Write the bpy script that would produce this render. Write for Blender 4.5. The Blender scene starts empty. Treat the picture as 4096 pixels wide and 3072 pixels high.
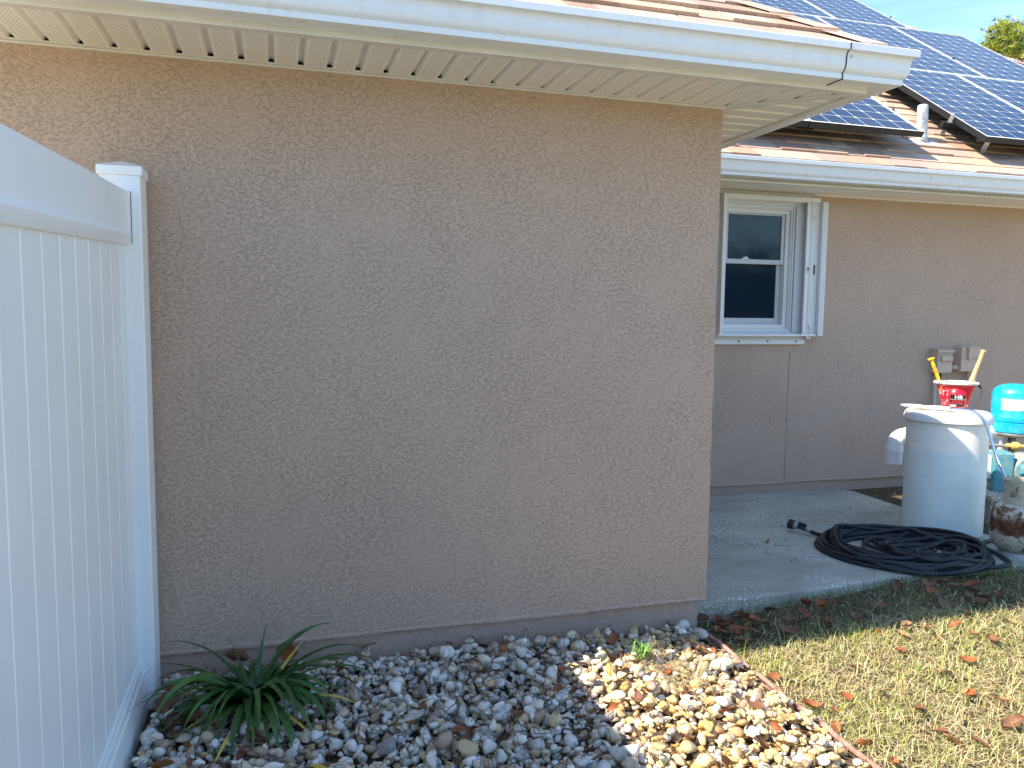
import bpy, bmesh, math, random
import numpy as np
from mathutils import Vector, Matrix
from math import radians as R, sin, cos, pi

# ------------------------------------------------------------------ camera, sky, sun, exposure
SC = bpy.context.scene
COL = SC.collection
cam_d = bpy.data.cameras.new("camera"); cam = bpy.data.objects.new("camera", cam_d); COL.objects.link(cam)
# rows: world X, Y, Z written in image axes (right, down, forward)
_RX = Vector((0.95879955, -0.0149451, 0.28369009)); _RY = Vector((-0.28385885, -0.09010483, 0.9546231)); _RZ = Vector((0.01129491, -0.99582015, -0.09063477))
mw = Matrix.Identity(4)
for i, r in enumerate((_RX, _RY, _RZ)):
    mw[i][0] = r[0]; mw[i][1] = -r[1]; mw[i][2] = -r[2]
mw.translation = Vector((-1.8876, -3.1647, 1.31))
cam.matrix_world = mw
cam_d.sensor_width = 36; cam_d.lens = 36 * 3189 / 4096; cam_d.clip_start = 0.05; cam_d.clip_end = 3000
SC.camera = cam
SC.view_settings.view_transform = 'Standard'; SC.view_settings.look = 'None'; SC.view_settings.gamma = 1
SC.view_settings.exposure = 1.26
SC.render.resolution_x = 1024; SC.render.resolution_y = 768
SC.cycles.max_bounces = 8; SC.cycles.diffuse_bounces = 5

SUN = Vector((-0.89, -0.105, 1.0)).normalized()       # towards the sun
elev = math.asin(SUN.z); az = math.atan2(SUN.x, SUN.y)
W = bpy.data.worlds.new("World"); SC.world = W; W.use_nodes = True
wn = W.node_tree.nodes; wl = W.node_tree.links; wn.clear()
sky = wn.new('ShaderNodeTexSky'); sky.sky_type = 'NISHITA'; sky.sun_disc = False
sky.sun_elevation = elev; sky.sun_rotation = az; sky.altitude = 5; sky.air_density = 1.15; sky.dust_density = 0.2; sky.ozone_density = 2.0
wtc = wn.new('ShaderNodeTexCoord'); wmp = wn.new('ShaderNodeMapping'); wmp.inputs['Scale'].default_value = (1.3, 1.6, 5.5); wmp.inputs['Rotation'].default_value = (0.25, 0.1, 0.5)
wns = wn.new('ShaderNodeTexNoise'); wns.inputs['Scale'].default_value = 2.6; wns.inputs['Detail'].default_value = 7; wns.inputs['Roughness'].default_value = 0.58; wns.inputs['Distortion'].default_value = 0.4
wrp = wn.new('ShaderNodeValToRGB'); wrp.color_ramp.elements[0].position = 0.40; wrp.color_ramp.elements[1].position = 0.72
wmx = wn.new('ShaderNodeMixRGB'); wmx.blend_type = 'MIX'; wmx.inputs['Color2'].default_value = (4.0, 5.4, 7.4, 1)
wml = wn.new('ShaderNodeMath'); wml.operation = 'MULTIPLY'; wml.inputs[1].default_value = 0.5
wbg = wn.new('ShaderNodeBackground'); wbg.inputs['Strength'].default_value = 0.128; wout = wn.new('ShaderNodeOutputWorld')
wl.new(wtc.outputs['Generated'], wmp.inputs['Vector']); wl.new(wmp.outputs['Vector'], wns.inputs['Vector']); wl.new(wns.outputs['Fac'], wrp.inputs['Fac'])
wl.new(wrp.outputs['Color'], wml.inputs[0]); wl.new(wml.outputs[0], wmx.inputs['Fac'])
wti = wn.new('ShaderNodeMixRGB'); wti.blend_type = 'MULTIPLY'; wti.inputs['Fac'].default_value = 1; wti.inputs['Color2'].default_value = (0.67, 0.87, 1.045, 1)
wl.new(sky.outputs['Color'], wti.inputs['Color1']); wl.new(wti.outputs['Color'], wmx.inputs['Color1']); wl.new(wmx.outputs['Color'], wbg.inputs['Color']); wl.new(wbg.outputs['Background'], wout.inputs['Surface'])

sd = bpy.data.lights.new("sun", 'SUN'); sd.energy = 5.0; sd.angle = R(0.53); sd.color = (1.0, 0.87, 0.70)
so = bpy.data.objects.new("sun", sd); COL.objects.link(so); so.rotation_euler = (-SUN).to_track_quat('-Z', 'Y').to_euler(); so.location = (0, 0, 20)

# ------------------------------------------------------------------ object helpers
def tag(o, label=None, cat=None, group=None, kind=None):
    if label: o['label'] = label
    if cat: o['category'] = cat
    if group: o['group'] = group
    if kind: o['kind'] = kind
    return o
def empty(name, loc=(0, 0, 0), rz=0, parent=None):
    o = bpy.data.objects.new(name, None); COL.objects.link(o); o.location = loc; o.rotation_euler = (0, 0, rz); o.empty_display_size = 0.1
    if parent: o.parent = parent
    return o
def meshobj(name, me, mat, parent=None):
    o = bpy.data.objects.new(name, me); COL.objects.link(o)
    if mat is not None:
        for m in (mat if isinstance(mat, (list, tuple)) else [mat]): me.materials.append(m)
    if parent: o.parent = parent
    return o
def rot(v, m): return m @ Vector(v)

class MB:
    def __init__(s): s.v = []; s.f = []; s.c = []; s.cur = None; s.sm = []; s.smooth = False; s.mi = []; s.m = 0
    def add(s, vs, fs):
        o = len(s.v); s.v += [tuple(p) for p in vs]
        for f in fs:
            s.f.append([i + o for i in f]); s.c.append(s.cur); s.sm.append(s.smooth); s.mi.append(s.m)
        return s
    def box(s, x0, x1, y0, y1, z0, z1, M=None):
        vs = [(x, y, z) for x in (x0, x1) for y in (y0, y1) for z in (z0, z1)]
        if M is not None: vs = [M @ Vector(p) for p in vs]
        return s.add(vs, [(0, 1, 3, 2), (4, 6, 7, 5), (0, 4, 5, 1), (2, 3, 7, 6), (0, 2, 6, 4), (1, 5, 7, 3)])
    def prism(s, poly, a0, a1, axis='x', M=None, cap=True):
        n = len(poly)
        def P(a, p):
            q = (a, p[0], p[1]) if axis == 'x' else (p[0], a, p[1]) if axis == 'y' else (p[0], p[1], a)
            return M @ Vector(q) if M is not None else q
        vs = [P(a0, p) for p in poly] + [P(a1, p) for p in poly]
        fs = [(i, (i + 1) % n, n + (i + 1) % n, n + i) for i in range(n)]
        if cap: fs += [tuple(range(n))[::-1], tuple(range(n, 2 * n))]
        return s.add(vs, fs)
    def sweep_xy(s, prof, path, closed_prof=True, cap=True):
        # prof: (d outward to the right of travel, z); path: xy points with mitres
        n = len(prof); rings = []
        for i, p in enumerate(path):
            p = Vector(p)
            d0 = (p - Vector(path[i - 1])).normalized() if i > 0 else None
            d1 = (Vector(path[i + 1]) - p).normalized() if i < len(path) - 1 else None
            if d0 is None: d0 = d1
            if d1 is None: d1 = d0
            n0 = Vector((d0.y, -d0.x)); n1 = Vector((d1.y, -d1.x)); m = (n0 + n1); m = m / max(1e-6, m.dot(n0))
            rings.append([(p.x + m.x * d, p.y + m.y * d, z) for d, z in prof])
        vs = [q for r in rings for q in r]; fs = []
        k = n if closed_prof else n - 1
        for i in range(len(path) - 1):
            for j in range(k):
                fs.append((i * n + j, i * n + (j + 1) % n, (i + 1) * n + (j + 1) % n, (i + 1) * n + j))
        if cap and closed_prof: fs += [tuple(range(n)), tuple(range((len(path) - 1) * n, len(path) * n))[::-1]]
        return s.add(vs, fs)
    def tube(s, pts, r, n=10, cap=True):
        pts = [Vector(p) for p in pts]; k = len(pts); rr = r if isinstance(r, (list, tuple)) else [r] * k
        up = None; vs = []
        for i, p in enumerate(pts):
            t = (pts[min(i + 1, k - 1)] - pts[max(i - 1, 0)]).normalized()
            if up is None: up = Vector((0, 0, 1)) if abs(t.z) < .9 else Vector((1, 0, 0))
            a = t.cross(up).normalized(); b = a.cross(t).normalized(); up = b
            for j in range(n):
                th = 2 * pi * j / n; vs.append(p + (a * cos(th) + b * sin(th)) * rr[i])
        fs = [(i * n + j, i * n + (j + 1) % n, (i + 1) * n + (j + 1) % n, (i + 1) * n + j) for i in range(k - 1) for j in range(n)]
        if cap: fs += [tuple(range(n))[::-1], tuple(range((k - 1) * n, k * n))]
        return s.add(vs, fs)
    def lathe(s, prof, n=48, M=None, cap=True, sx=1, sy=1):
        vs = []
        for r, z in prof:
            for j in range(n):
                th = 2 * pi * j / n; q = Vector((r * cos(th) * sx, r * sin(th) * sy, z)); vs.append(M @ q if M is not None else q)
        k = len(prof)
        fs = [(i * n + j, i * n + (j + 1) % n, (i + 1) * n + (j + 1) % n, (i + 1) * n + j) for i in range(k - 1) for j in range(n)]
        if cap: fs += [tuple(range(n))[::-1], tuple(range((k - 1) * n, k * n))]
        return s.add(vs, fs)
    def build(s, name, mat, parent=None, recalc=True, bevel=0, auto=None, cname='col'):
        me = bpy.data.meshes.new(name); me.from_pydata(s.v, [], s.f)
        if any(c is not None for c in s.c):
            at = me.attributes.new(cname, 'FLOAT_COLOR', 'FACE')
            arr = np.array([(c if c is not None else (1, 1, 1)) + (1,) if len(c or (1, 1, 1)) == 3 else c for c in s.c], dtype=np.float32)
            at.data.foreach_set('color', arr.ravel())
        if any(s.sm): me.polygons.foreach_set('use_smooth', np.array(s.sm, dtype=bool))
        mats = mat if isinstance(mat, (list, tuple)) else [mat]
        o = meshobj(name, me, mats, parent)
        if any(s.mi): me.polygons.foreach_set('material_index', np.array(s.mi, dtype=np.int32))
        if recalc:
            bm = bmesh.new(); bm.from_mesh(me); bmesh.ops.recalc_face_normals(bm, faces=bm.faces[:]); bm.to_mesh(me); bm.free()
        if auto is not None:
            me.polygons.foreach_set('use_smooth', np.ones(len(me.polygons), dtype=bool)); me.set_sharp_from_angle(angle=R(auto))
        if bevel:
            md = o.modifiers.new('bevel', 'BEVEL'); md.width = bevel; md.segments = 2; md.limit_method = 'ANGLE'; md.angle_limit = R(40)
        me.update(); return o

def arrays_obj(name, V, F4, mat, parent=None, colors=None, smooth=False, dom='POINT', tri=False):
    me = bpy.data.meshes.new(name); V = np.asarray(V, dtype=np.float32); F4 = np.asarray(F4, dtype=np.int32); k = F4.shape[1]
    me.vertices.add(len(V)); me.vertices.foreach_set('co', V.ravel())
    me.loops.add(F4.size); me.loops.foreach_set('vertex_index', F4.ravel())
    me.polygons.add(len(F4)); me.polygons.foreach_set('loop_start', np.arange(0, F4.size, k, dtype=np.int32)); me.polygons.foreach_set('loop_total', np.full(len(F4), k, dtype=np.int32))
    if smooth: me.polygons.foreach_set('use_smooth', np.ones(len(F4), dtype=bool))
    me.update(calc_edges=True)
    if colors is not None:
        at = me.attributes.new('col', 'FLOAT_COLOR', dom); c = np.ones((len(colors), 4), dtype=np.float32); c[:, :3] = colors; at.data.foreach_set('color', c.ravel())
    return meshobj(name, me, mat, parent)

# ------------------------------------------------------------------ material helpers
class NT:
    def __init__(s, name, rough=0.6, metal=0.0, color=(.8, .8, .8), spec=0.5):
        s.m = bpy.data.materials.new(name); s.m.use_nodes = True; s.t = s.m.node_tree; s.n = s.t.nodes; s.l = s.t.links
        s.b = s.n['Principled BSDF']; s.b.inputs['Roughness'].default_value = rough; s.b.inputs['Metallic'].default_value = metal
        s.b.inputs['Base Color'].default_value = tuple(color) + (1,); s.b.inputs['Specular IOR Level'].default_value = spec
        s.tc = None
    def coord(s, k='Object'):
        if s.tc is None: s.tc = s.n.new('ShaderNodeTexCoord')
        return s.tc.outputs[k]
    def mapping(s, vec=None, scale=(1, 1, 1), rot=(0, 0, 0), loc=(0, 0, 0)):
        m = s.n.new('ShaderNodeMapping'); m.inputs['Scale'].default_value = scale; m.inputs['Rotation'].default_value = rot; m.inputs['Location'].default_value = loc
        s.l.new(vec or s.coord(), m.inputs['Vector']); return m.outputs['Vector']
    def noise(s, scale=5, detail=4, rough=.5, dist=0, vec=None, out='Fac'):
        n = s.n.new('ShaderNodeTexNoise'); n.inputs['Scale'].default_value = scale; n.inputs['Detail'].default_value = detail; n.inputs['Roughness'].default_value = rough; n.inputs['Distortion'].default_value = dist
        s.l.new(vec or s.coord(), n.inputs['Vector']); return n.outputs[out]
    def voronoi(s, scale=5, vec=None, feature='F1', out='Distance', rnd=1):
        n = s.n.new('ShaderNodeTexVoronoi'); n.feature = feature; n.inputs['Scale'].default_value = scale; n.inputs['Randomness'].default_value = rnd
        s.l.new(vec or s.coord(), n.inputs['Vector']); return n.outputs[out]
    def math(s, op, a, b=None, c=None, clamp=False):
        n = s.n.new('ShaderNodeMath'); n.operation = op; n.use_clamp = clamp
        for i, x in enumerate((a, b, c)):
            if x is None: continue
            if isinstance(x, (int, float)): n.inputs[i].default_value = x
            else: s.l.new(x, n.inputs[i])
        return n.outputs[0]
    def ramp(s, fac, stops, interp='LINEAR'):
        n = s.n.new('ShaderNodeValToRGB'); n.color_ramp.interpolation = interp; e = n.color_ramp.elements
        while len(e) < len(stops): e.new(0.5)
        for el, (p, c) in zip(e, stops):
            el.position = p; el.color = (c, c, c, 1) if isinstance(c, (int, float)) else tuple(c) + (1,)
        s.l.new(fac, n.inputs['Fac']); return n.outputs['Color']
    def mix(s, fac, a, b, mode='MIX'):
        n = s.n.new('ShaderNodeMixRGB'); n.blend_type = mode
        for i, x in (('Fac', fac), ('Color1', a), ('Color2', b)):
            if isinstance(x, (int, float)): n.inputs[i].default_value = x if i == 'Fac' else (x, x, x, 1)
            elif isinstance(x, tuple): n.inputs[i].default_value = x + (1,)
            else: s.l.new(x, n.inputs[i])
        return n.outputs['Color']
    def attr(s, name='col'):
        n = s.n.new('ShaderNodeAttribute'); n.attribute_name = name; return n.outputs['Color']
    def sep(s, vec):
        n = s.n.new('ShaderNodeSeparateXYZ'); s.l.new(vec, n.inputs[0]); return n.outputs
    def color(s, c): s.l.new(c, s.b.inputs['Base Color']); return s
    def rough(s, c): s.l.new(c, s.b.inputs['Roughness']); return s
    def bump(s, h, strength=.3, dist=.01, prev=None):
        n = s.n.new('ShaderNodeBump'); n.inputs['Strength'].default_value = strength; n.inputs['Distance'].default_value = dist
        s.l.new(h, n.inputs['Height'])
        if prev is not None: s.l.new(prev, n.inputs['Normal'])
        s.l.new(n.outputs['Normal'], s.b.inputs['Normal']); return n.outputs['Normal']

def plain(name, color, rough=.5, metal=0, var=.06, vs=8, bumps=0, bscale=60, spec=.5):
    t = NT(name, rough, metal, color, spec)
    if var:
        n = t.noise(vs, 5, .6)
        lo = tuple(max(0, c * (1 - var * 2)) for c in color); hi = tuple(min(1, c * (1 + var)) for c in color)
        t.color(t.ramp(n, [(.3, lo), (.65, hi)]))
    if bumps: t.bump(t.noise(bscale, 4, .6), bumps, .002)
    return t.m

def stucco(name, base, strength=1.0, seed=0.0, fine=1.0):
    t = NT(name, .85, 0, base, .25)
    v = t.mapping(loc=(seed, seed * .7, seed * .3))
    vh = t.mapping(vec=v, scale=(.8, 1.0, 1.3), rot=(0, .15, 0))
    n1 = t.noise(70 * fine, 8, .74, .05, vec=vh)                    # trowelled islands with ragged rims
    pl = t.ramp(n1, [(.525, 0), (.545, 1)])
    msk = t.ramp(t.noise(3.4, 6, .70, .3, vec=t.mapping(vec=v, scale=(1, 1, .8))), [(.34, .25), (.62, 1)])
    brk = t.ramp(t.noise(26 * fine, 3, .6, 0, vec=t.mapping(vec=v, loc=(2, 5, 1))), [(.45, 0), (.55, 1)])
    n3 = t.noise(260, 3, .7, 0, vec=v)
    h = t.math('MULTIPLY', pl, msk)
    hh = t.math('ADD', h, t.math('MULTIPLY', n3, .16))
    nb = t.bump(t.noise(4, 3, .5, .2, vec=v), .15, .012)
    t.bump(hh, strength * .8, .0026, prev=nb)
    g = t.noise(1.1, 5, .6, .2, vec=t.mapping(vec=v, scale=(1, 1, .5)))
    c = t.ramp(g, [(.3, tuple(x * .955 for x in base)), (.7, tuple(min(1, x * 1.03) for x in base))])
    # relief shading painted in as darker lines along the ragged island edges
    ed = t.math('MULTIPLY', t.math('MULTIPLY', t.ramp(n1, [(.505, 0), (.522, 1), (.54, 0)]), msk), brk)
    c = t.mix(t.math('MULTIPLY', ed, .14), c, tuple(x * .50 for x in base))
    t.color(c)
    return t.m

WALLC = (.52, .382, .295)
M_wall = stucco('stucco_paint', WALLC, 1.0)
M_wall2 = stucco('stucco_paint_far', WALLC, .9, 4.0)
M_found = stucco('foundation_paint', (.47, .34, .265), .8, 9.0, .8)

def white_vinyl(name, base, rough=.35):
    t = NT(name, rough, 0, base, .5)
    n = t.noise(3, 6, .65)
    t.color(t.ramp(n, [(.3, tuple(c * .93 for c in base)), (.7, base)]))
    t.bump(t.noise(180, 2, .5), .04, .001)
    return t.m
M_vinyl = white_vinyl('fence_vinyl', (.89, .90, .90))
M_gutter = None
def gutter_mat():
    t = NT('painted_gutter_metal', .20, 0, (.76, .78, .80), .6)
    v = t.mapping(scale=(9, 9, .8)); streak = t.noise(2.2, 5, .6, 0, vec=v)
    c = t.ramp(streak, [(.30, (.68, .68, .66)), (.48, (.76, .78, .80))])
    g = t.noise(1.6, 4, .6); c = t.mix(t.ramp(g, [(.40, 1.0), (.6, .25)]), (.77, .79, .81), c); t.color(c)
    t.bump(t.noise(3, 3, .5), .10, .004)
    return t.m
M_gutter = gutter_mat()
M_trim = plain('cream_trim', (.72, .71, .67), .45, 0, .05, 6)
def soffit_mat(name, ax, pitch, off, amt=1.0):
    t = NT(name, .5, 0, (.70, .665, .575), .35)
    x, y, z = t.sep(t.coord())[:3]
    u, w = (x, y) if ax == 'x' else (y, x)
    # staggered perforation in the flat between the grooves
    k = 1 / .0115
    a = t.math('MULTIPLY', u, k); b = t.math('MULTIPLY', w, k)
    row = t.math('FLOOR', b); odd = t.math('MULTIPLY', t.math('PINGPONG', row, 1), .5)
    fa = t.math('SUBTRACT', t.math('FRACT', t.math('ADD', a, odd)), .5); fb = t.math('SUBTRACT', t.math('FRACT', b), .5)
    d = t.math('SQRT', t.math('ADD', t.math('MULTIPLY', fa, fa), t.math('MULTIPLY', fb, fb)))
    dot = t.math('LESS_THAN', d, .17)
    p = t.math('FRACT', t.math('DIVIDE', t.math('SUBTRACT', u, off), pitch))
    band = t.math('MULTIPLY', t.math('GREATER_THAN', p, .22), t.math('LESS_THAN', p, .80))
    f = t.math('MULTIPLY', t.math('MULTIPLY', dot, band), amt)
    base = t.ramp(t.noise(5, 4, .6), [(.3, (.85, .83, .77)), (.7, (.88, .86, .81))])
    t.color(t.mix(f, base, (.10, .09, .08))); return t.m
GP = .1045
M_sofx = soffit_mat('soffit_vinyl_front', 'x', GP, -2.7235)
M_sofy = soffit_mat('soffit_vinyl_side', 'y', .118, -.349)
M_soff = soffit_mat('soffit_vinyl_far', 'x', .1075, 3.12, .25)

def shingle_mat():
    t = NT('asphalt_shingle', .9, 0, (.4, .28, .2), .2)
    c = t.attr(); g = t.noise(330, 3, .75); g2 = t.voronoi(420, out='Color')
    gv = t.ramp(t.noise(260, 2, .8), [(.36, (.28, .20, .17)), (.47, (.86, .80, .74)), (.62, (1.0, .98, .95))])
    t.color(t.mix(1.0, t.mix(.85, c, gv, 'MULTIPLY'), (.80, .78, .76), 'MULTIPLY')); t.bump(g, .5, .003); return t.m
M_shingle = shingle_mat()
M_dark = plain('dark_edge', (.05, .035, .03), .9, 0, .1)

def cell_mat():
    t = NT('solar_cells', .12, 0, (.02, .04, .1), .12)
    u, v = t.sep(t.coord('UV'))[:2]
    fu = t.math('FRACT', u); fv = t.math('FRACT', v)
    du = t.math('SUBTRACT', .5, t.math('ABSOLUTE', t.math('SUBTRACT', fu, .5)))
    dv = t.math('SUBTRACT', .5, t.math('ABSOLUTE', t.math('SUBTRACT', fv, .5)))
    line = t.math('MAXIMUM', t.math('LESS_THAN', du, .011), t.math('LESS_THAN', dv, .011))
    dia = t.math('LESS_THAN', t.math('ADD', du, dv), .095)
    inb = t.math('MULTIPLY', t.math('MULTIPLY', t.math('GREATER_THAN', u, -.02), t.math('LESS_THAN', u, 6.02)), t.math('MULTIPLY', t.math('GREATER_THAN', v, -.02), t.math('LESS_THAN', v, 10.02)))
    w = t.math('MAXIMUM', line, dia); w = t.math('MAXIMUM', w, t.math('SUBTRACT', 1, inb))
    fing = t.math('MULTIPLY', t.math('LESS_THAN', t.math('FRACT', t.math('MULTIPLY', v, 16)), .22), .16)
    cellc = t.ramp(t.noise(3, 3, .5), [(.35, (.010, .021, .052)), (.65, (.015, .031, .075))])
    cellc = t.mix(fing, cellc, (.25, .3, .4))
    t.color(t.mix(w, cellc, (.74, .80, .84)))
    return t.m
M_cell = cell_mat()
M_black_al = plain('black_anodised', (.018, .02, .022), .4, .3, .1)
M_alu = plain('raw_aluminium', (.55, .56, .57), .38, .9, .05)
M_glass_pane = None

def concrete_mat():
    t = NT('slab_concrete', .85, 0, (.3, .3, .28), .3)
    sp = t.voronoi(75, out='Distance'); chips = t.ramp(sp, [(.28, 1.0), (.38, 0.0)])
    sel = t.ramp(t.voronoi(75, out='Color'), [(.42, 0), (.46, 1)])
    wv = t.mapping(scale=(.8, 1.6, 1)); stain = t.noise(1.7, 5, .6, .5, vec=wv)
    base = t.ramp(stain, [(.35, (.36, .335, .26)), (.52, (.46, .44, .37)), (.70, (.58, .53, .41))])
    base = t.mix(t.math('MULTIPLY', t.noise(160, 3, .7), .35), base, (.14, .14, .13))
    worn = t.ramp(t.noise(2.2, 3, .5, .3, vec=t.mapping(loc=(5, 2, 0))), [(.42, 0.1), (.58, .9)])
    f = t.math('MULTIPLY', t.math('MULTIPLY', chips, sel), worn)
    t.color(t.mix(f, base, (.88, .87, .82)))
    t.bump(t.noise(120, 4, .7), .5, .003); return t.m
M_conc = concrete_mat()

# ------------------------------------------------------------------ ground sheets
def gh(x, y):
    a = np.clip((x - 0.0) / 1.3, 0, 1); h = -.158 + .066 * a
    f = np.clip((-y) / .8, 0, 1); h = h * (1 - f) + (-.135 + .02 * a) * f
    far = np.clip((np.hypot(x + 1, y + 2) - 4) / 10, 0, 1)
    return h * (1 - far) - .17 * far
def ground_mat():
    t = NT('lawn_soil', .95, 0, (.2, .17, .1), .1)
    n = t.noise(5, 6, .7); n2 = t.noise(70, 4, .7)
    c = t.ramp(n, [(.3, (.055, .042, .028)), (.55, (.10, .08, .05)), (.75, (.10, .10, .045))])
    c = t.mix(t.ramp(n2, [(.45, 0.0), (.75, .5)]), c, (.24, .19, .11))
    d = t.sep(t.coord())[:2]
    t.color(c); t.bump(n2, .8, .01); return t.m
def far_lawn_mat():
    t = NT('far_lawn', .95, 0, (.3, .28, .13), .1)
    n = t.noise(3, 6, .7); n2 = t.noise(40, 4, .7)
    c = t.ramp(n, [(.35, (.22, .21, .11)), (.65, (.36, .32, .21))]); c = t.mix(t.ramp(n2, [(.35, 0.0), (.7, .6)]), c, (.42, .38, .27))
    t.color(c); return t.m
gx = np.concatenate([np.linspace(-400, -6, 14), np.linspace(-5, 5, 80), np.linspace(6, 400, 14)])
gy = np.concatenate([np.linspace(-400, -6, 14), np.linspace(-5, 3, 64), np.linspace(4, 400, 14)])
GX, GY = np.meshgrid(gx, gy); GZ = gh(GX, GY) - .012
V = np.stack([GX.ravel(), GY.ravel(), GZ.ravel()], 1); nx = len(gx)
idx = np.arange(len(V)).reshape(GX.shape); F = np.stack([idx[:-1, :-1].ravel(), idx[:-1, 1:].ravel(), idx[1:, 1:].ravel(), idx[1:, :-1].ravel()], 1)
fc = V[F].mean(1); near = (np.abs(fc[:, 0]) < 5) & (fc[:, 1] > -1.6) & (fc[:, 1] < 3)
g = arrays_obj('ground', V, F, [far_lawn_mat(), ground_mat()]); g.data.polygons.foreach_set('material_index', near.astype(np.int32)); tag(g, kind='structure')

# gravel bed soil
def bedsoil():
    t = NT('bed_soil', .95, 0, (.1, .07, .05), .1); n = t.noise(30, 5, .7)
    t.color(t.ramp(n, [(.3, (.06, .04, .028)), (.7, (.15, .11, .075))])); t.bump(n, .8, .01); return t.m
b = MB(); b.box(-2.6, -.085, -3.2, -.001, -.30, -.128); tag(b.build('gravel_bed_soil', bedsoil()), kind='structure')

# concrete slab beside the bay
edge = [(.001, .125), (.45, .145), (.85, .165), (1.25, .21), (1.7, .205), (2.43, .20)]
poly = edge + [(2.46, 1.46), (2.475, 1.99), (2.44, 2.055), (2.36, 2.128), (.001, 2.128)]
b = MB(); b.prism(poly, -.30, -.07, 'z'); sl = b.build('concrete_pavement', M_conc, bevel=.012); tag(sl, kind='structure')
b = MB(); b.prism([(2.44, .205), (3.6, .215), (3.6, .62), (2.45, .62)], -.30, -.078, 'z'); sl = b.build('concrete_pavement', M_conc, bevel=.008); tag(sl, kind='structure')
b = MB(); b.prism([(2.47, .63), (3.9, .63), (3.9, 2.128), (2.3, 2.128), (2.48, 1.99)], -.30, -.092, 'z'); so_ = b.build('bare_soil', ground_mat()); tag(so_, kind='structure')

# ------------------------------------------------------------------ the house
house = empty('stucco_house', (0, 0, -.3))
tag(house, 'pinkish tan stucco house with white gutters and shingled hip roof', 'house')
H0 = Vector((0, 0, -.3))
def hp(o):           # keep world coordinates while parenting to the house
    o.parent = house; o.location = Vector(o.location) - H0; return o
YF = 2.13
def rough_edge_wall(name, x0, x1, y, z0, z1, mat, thick=.16, seed=0, holes=None, nx=1):
    b = MB(); rnd = random.Random(seed)
    n = max(2, int((x1 - x0) / .02)); xs = [x0 + (x1 - x0) * i / n for i in range(n + 1)]
    w = [rnd.uniform(-.0022, .0022) + .002 * sin(i * .31 + seed) for i in range(n + 1)]
    for i in range(n):
        b.prism([(xs[i], z0 + w[i]), (xs[i + 1], z0 + w[i + 1]), (xs[i + 1], z1), (xs[i], z1)], y, y + thick, 'y', cap=True)
    return hp(b.build(name, mat))
def wall_mesh(name, x0, x1, y0, y1, z0, z1, mat, seed=0):
    # one continuous wall body with an uneven lower stucco edge
    rnd = random.Random(seed); n = max(2, int((x1 - x0) / .015)); V = []; F = []
    for i in range(n + 1):
        x = x0 + (x1 - x0) * i / n; w = rnd.uniform(-.0015, .0015) + .0025 * sin(i * .21 + seed) * sin(i * .053)
        V += [(x, y0, z0 + w), (x, y0, z1), (x, y1, z1), (x, y1, z0 + w)]
    for i in range(n):
        a = i * 4; c = a + 4
        for j in range(4): F.append((a + j, a + (j + 1) % 4, c + (j + 1) % 4, c + j))
    F += [(0, 1, 2, 3), (n * 4 + 3, n * 4 + 2, n * 4 + 1, n * 4)]
    b = MB(); b.add(V, F); return hp(b.build(name, mat))
# bay wall corner with a slightly wavy arris
def bay():
    rnd = random.Random(3); nz = 220; b = MB()
    V = []; F = []
    for i in range(nz + 1):
        z = 0 + 2.21 * i / nz; e = rnd.uniform(-.0012, .0012) + .0018 * sin(i * .37) * sin(i * .11)
        V += [(-5.2, 0, z), (-.006 + e, 0, z), (e + .001, .006, z), (e + .001, 2.13, z), (-5.2, 2.13, z)]
    for i in range(nz):
        a = i * 5; c = a + 5
        for j in range(5): F.append((a + j, a + (j + 1) % 5, c + (j + 1) % 5, c + j))
    F += [(0, 1, 2, 3, 4), tuple(nz * 5 + k for k in (4, 3, 2, 1, 0))]
    b.add(V, F); return b
def bay2():
    # front face subdivided so its lower edge wanders
    b = bay(); return b
o = hp(bay2().build('bay_wall', M_wall)); o['label'] = 'large shaded textured stucco wall of the near bay'
# stucco drip lip along the bottom
def lip(name, path, z, mat, seed):
    rnd = random.Random(seed); b = MB(); pts = []
    for (xa, ya), (xb, yb) in zip(path[:-1], path[1:]):
        L = math.hypot(xb - xa, yb - ya); n = int(L / .03)
        for i in range(n): pts.append((xa + (xb - xa) * i / n, ya + (yb - ya) * i / n))
    pts.append(path[-1]); V = []; F = []
    for i, (x, y) in enumerate(pts):
        w = rnd.uniform(-.002, .002) + .003 * sin(i * .17 + seed); dx = .0
        V += [(x, y - .0005, z + .012), (x, y - .0035, z + .004), (x, y - .003, z - .004 + w), (x, y + .012, z - .003 + w)]
    for i in range(len(pts) - 1):
        for j in range(3): F.append((i * 4 + j, i * 4 + j + 1, i * 4 + 5 + j, i * 4 + 4 + j))
    b.add(V, F); return b.build(name, mat)
hp(lip('stucco_edge', [(-5.2, 0), (-.004, 0)], 0, M_wall, 5))
# foundation, set back
b = MB(); b.box(-5.2, -.038, .014, 2.1, -.32, .0); o = hp(b.build('foundation', M_found)); o['label'] = 'painted foundation strip under the near wall'
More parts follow.
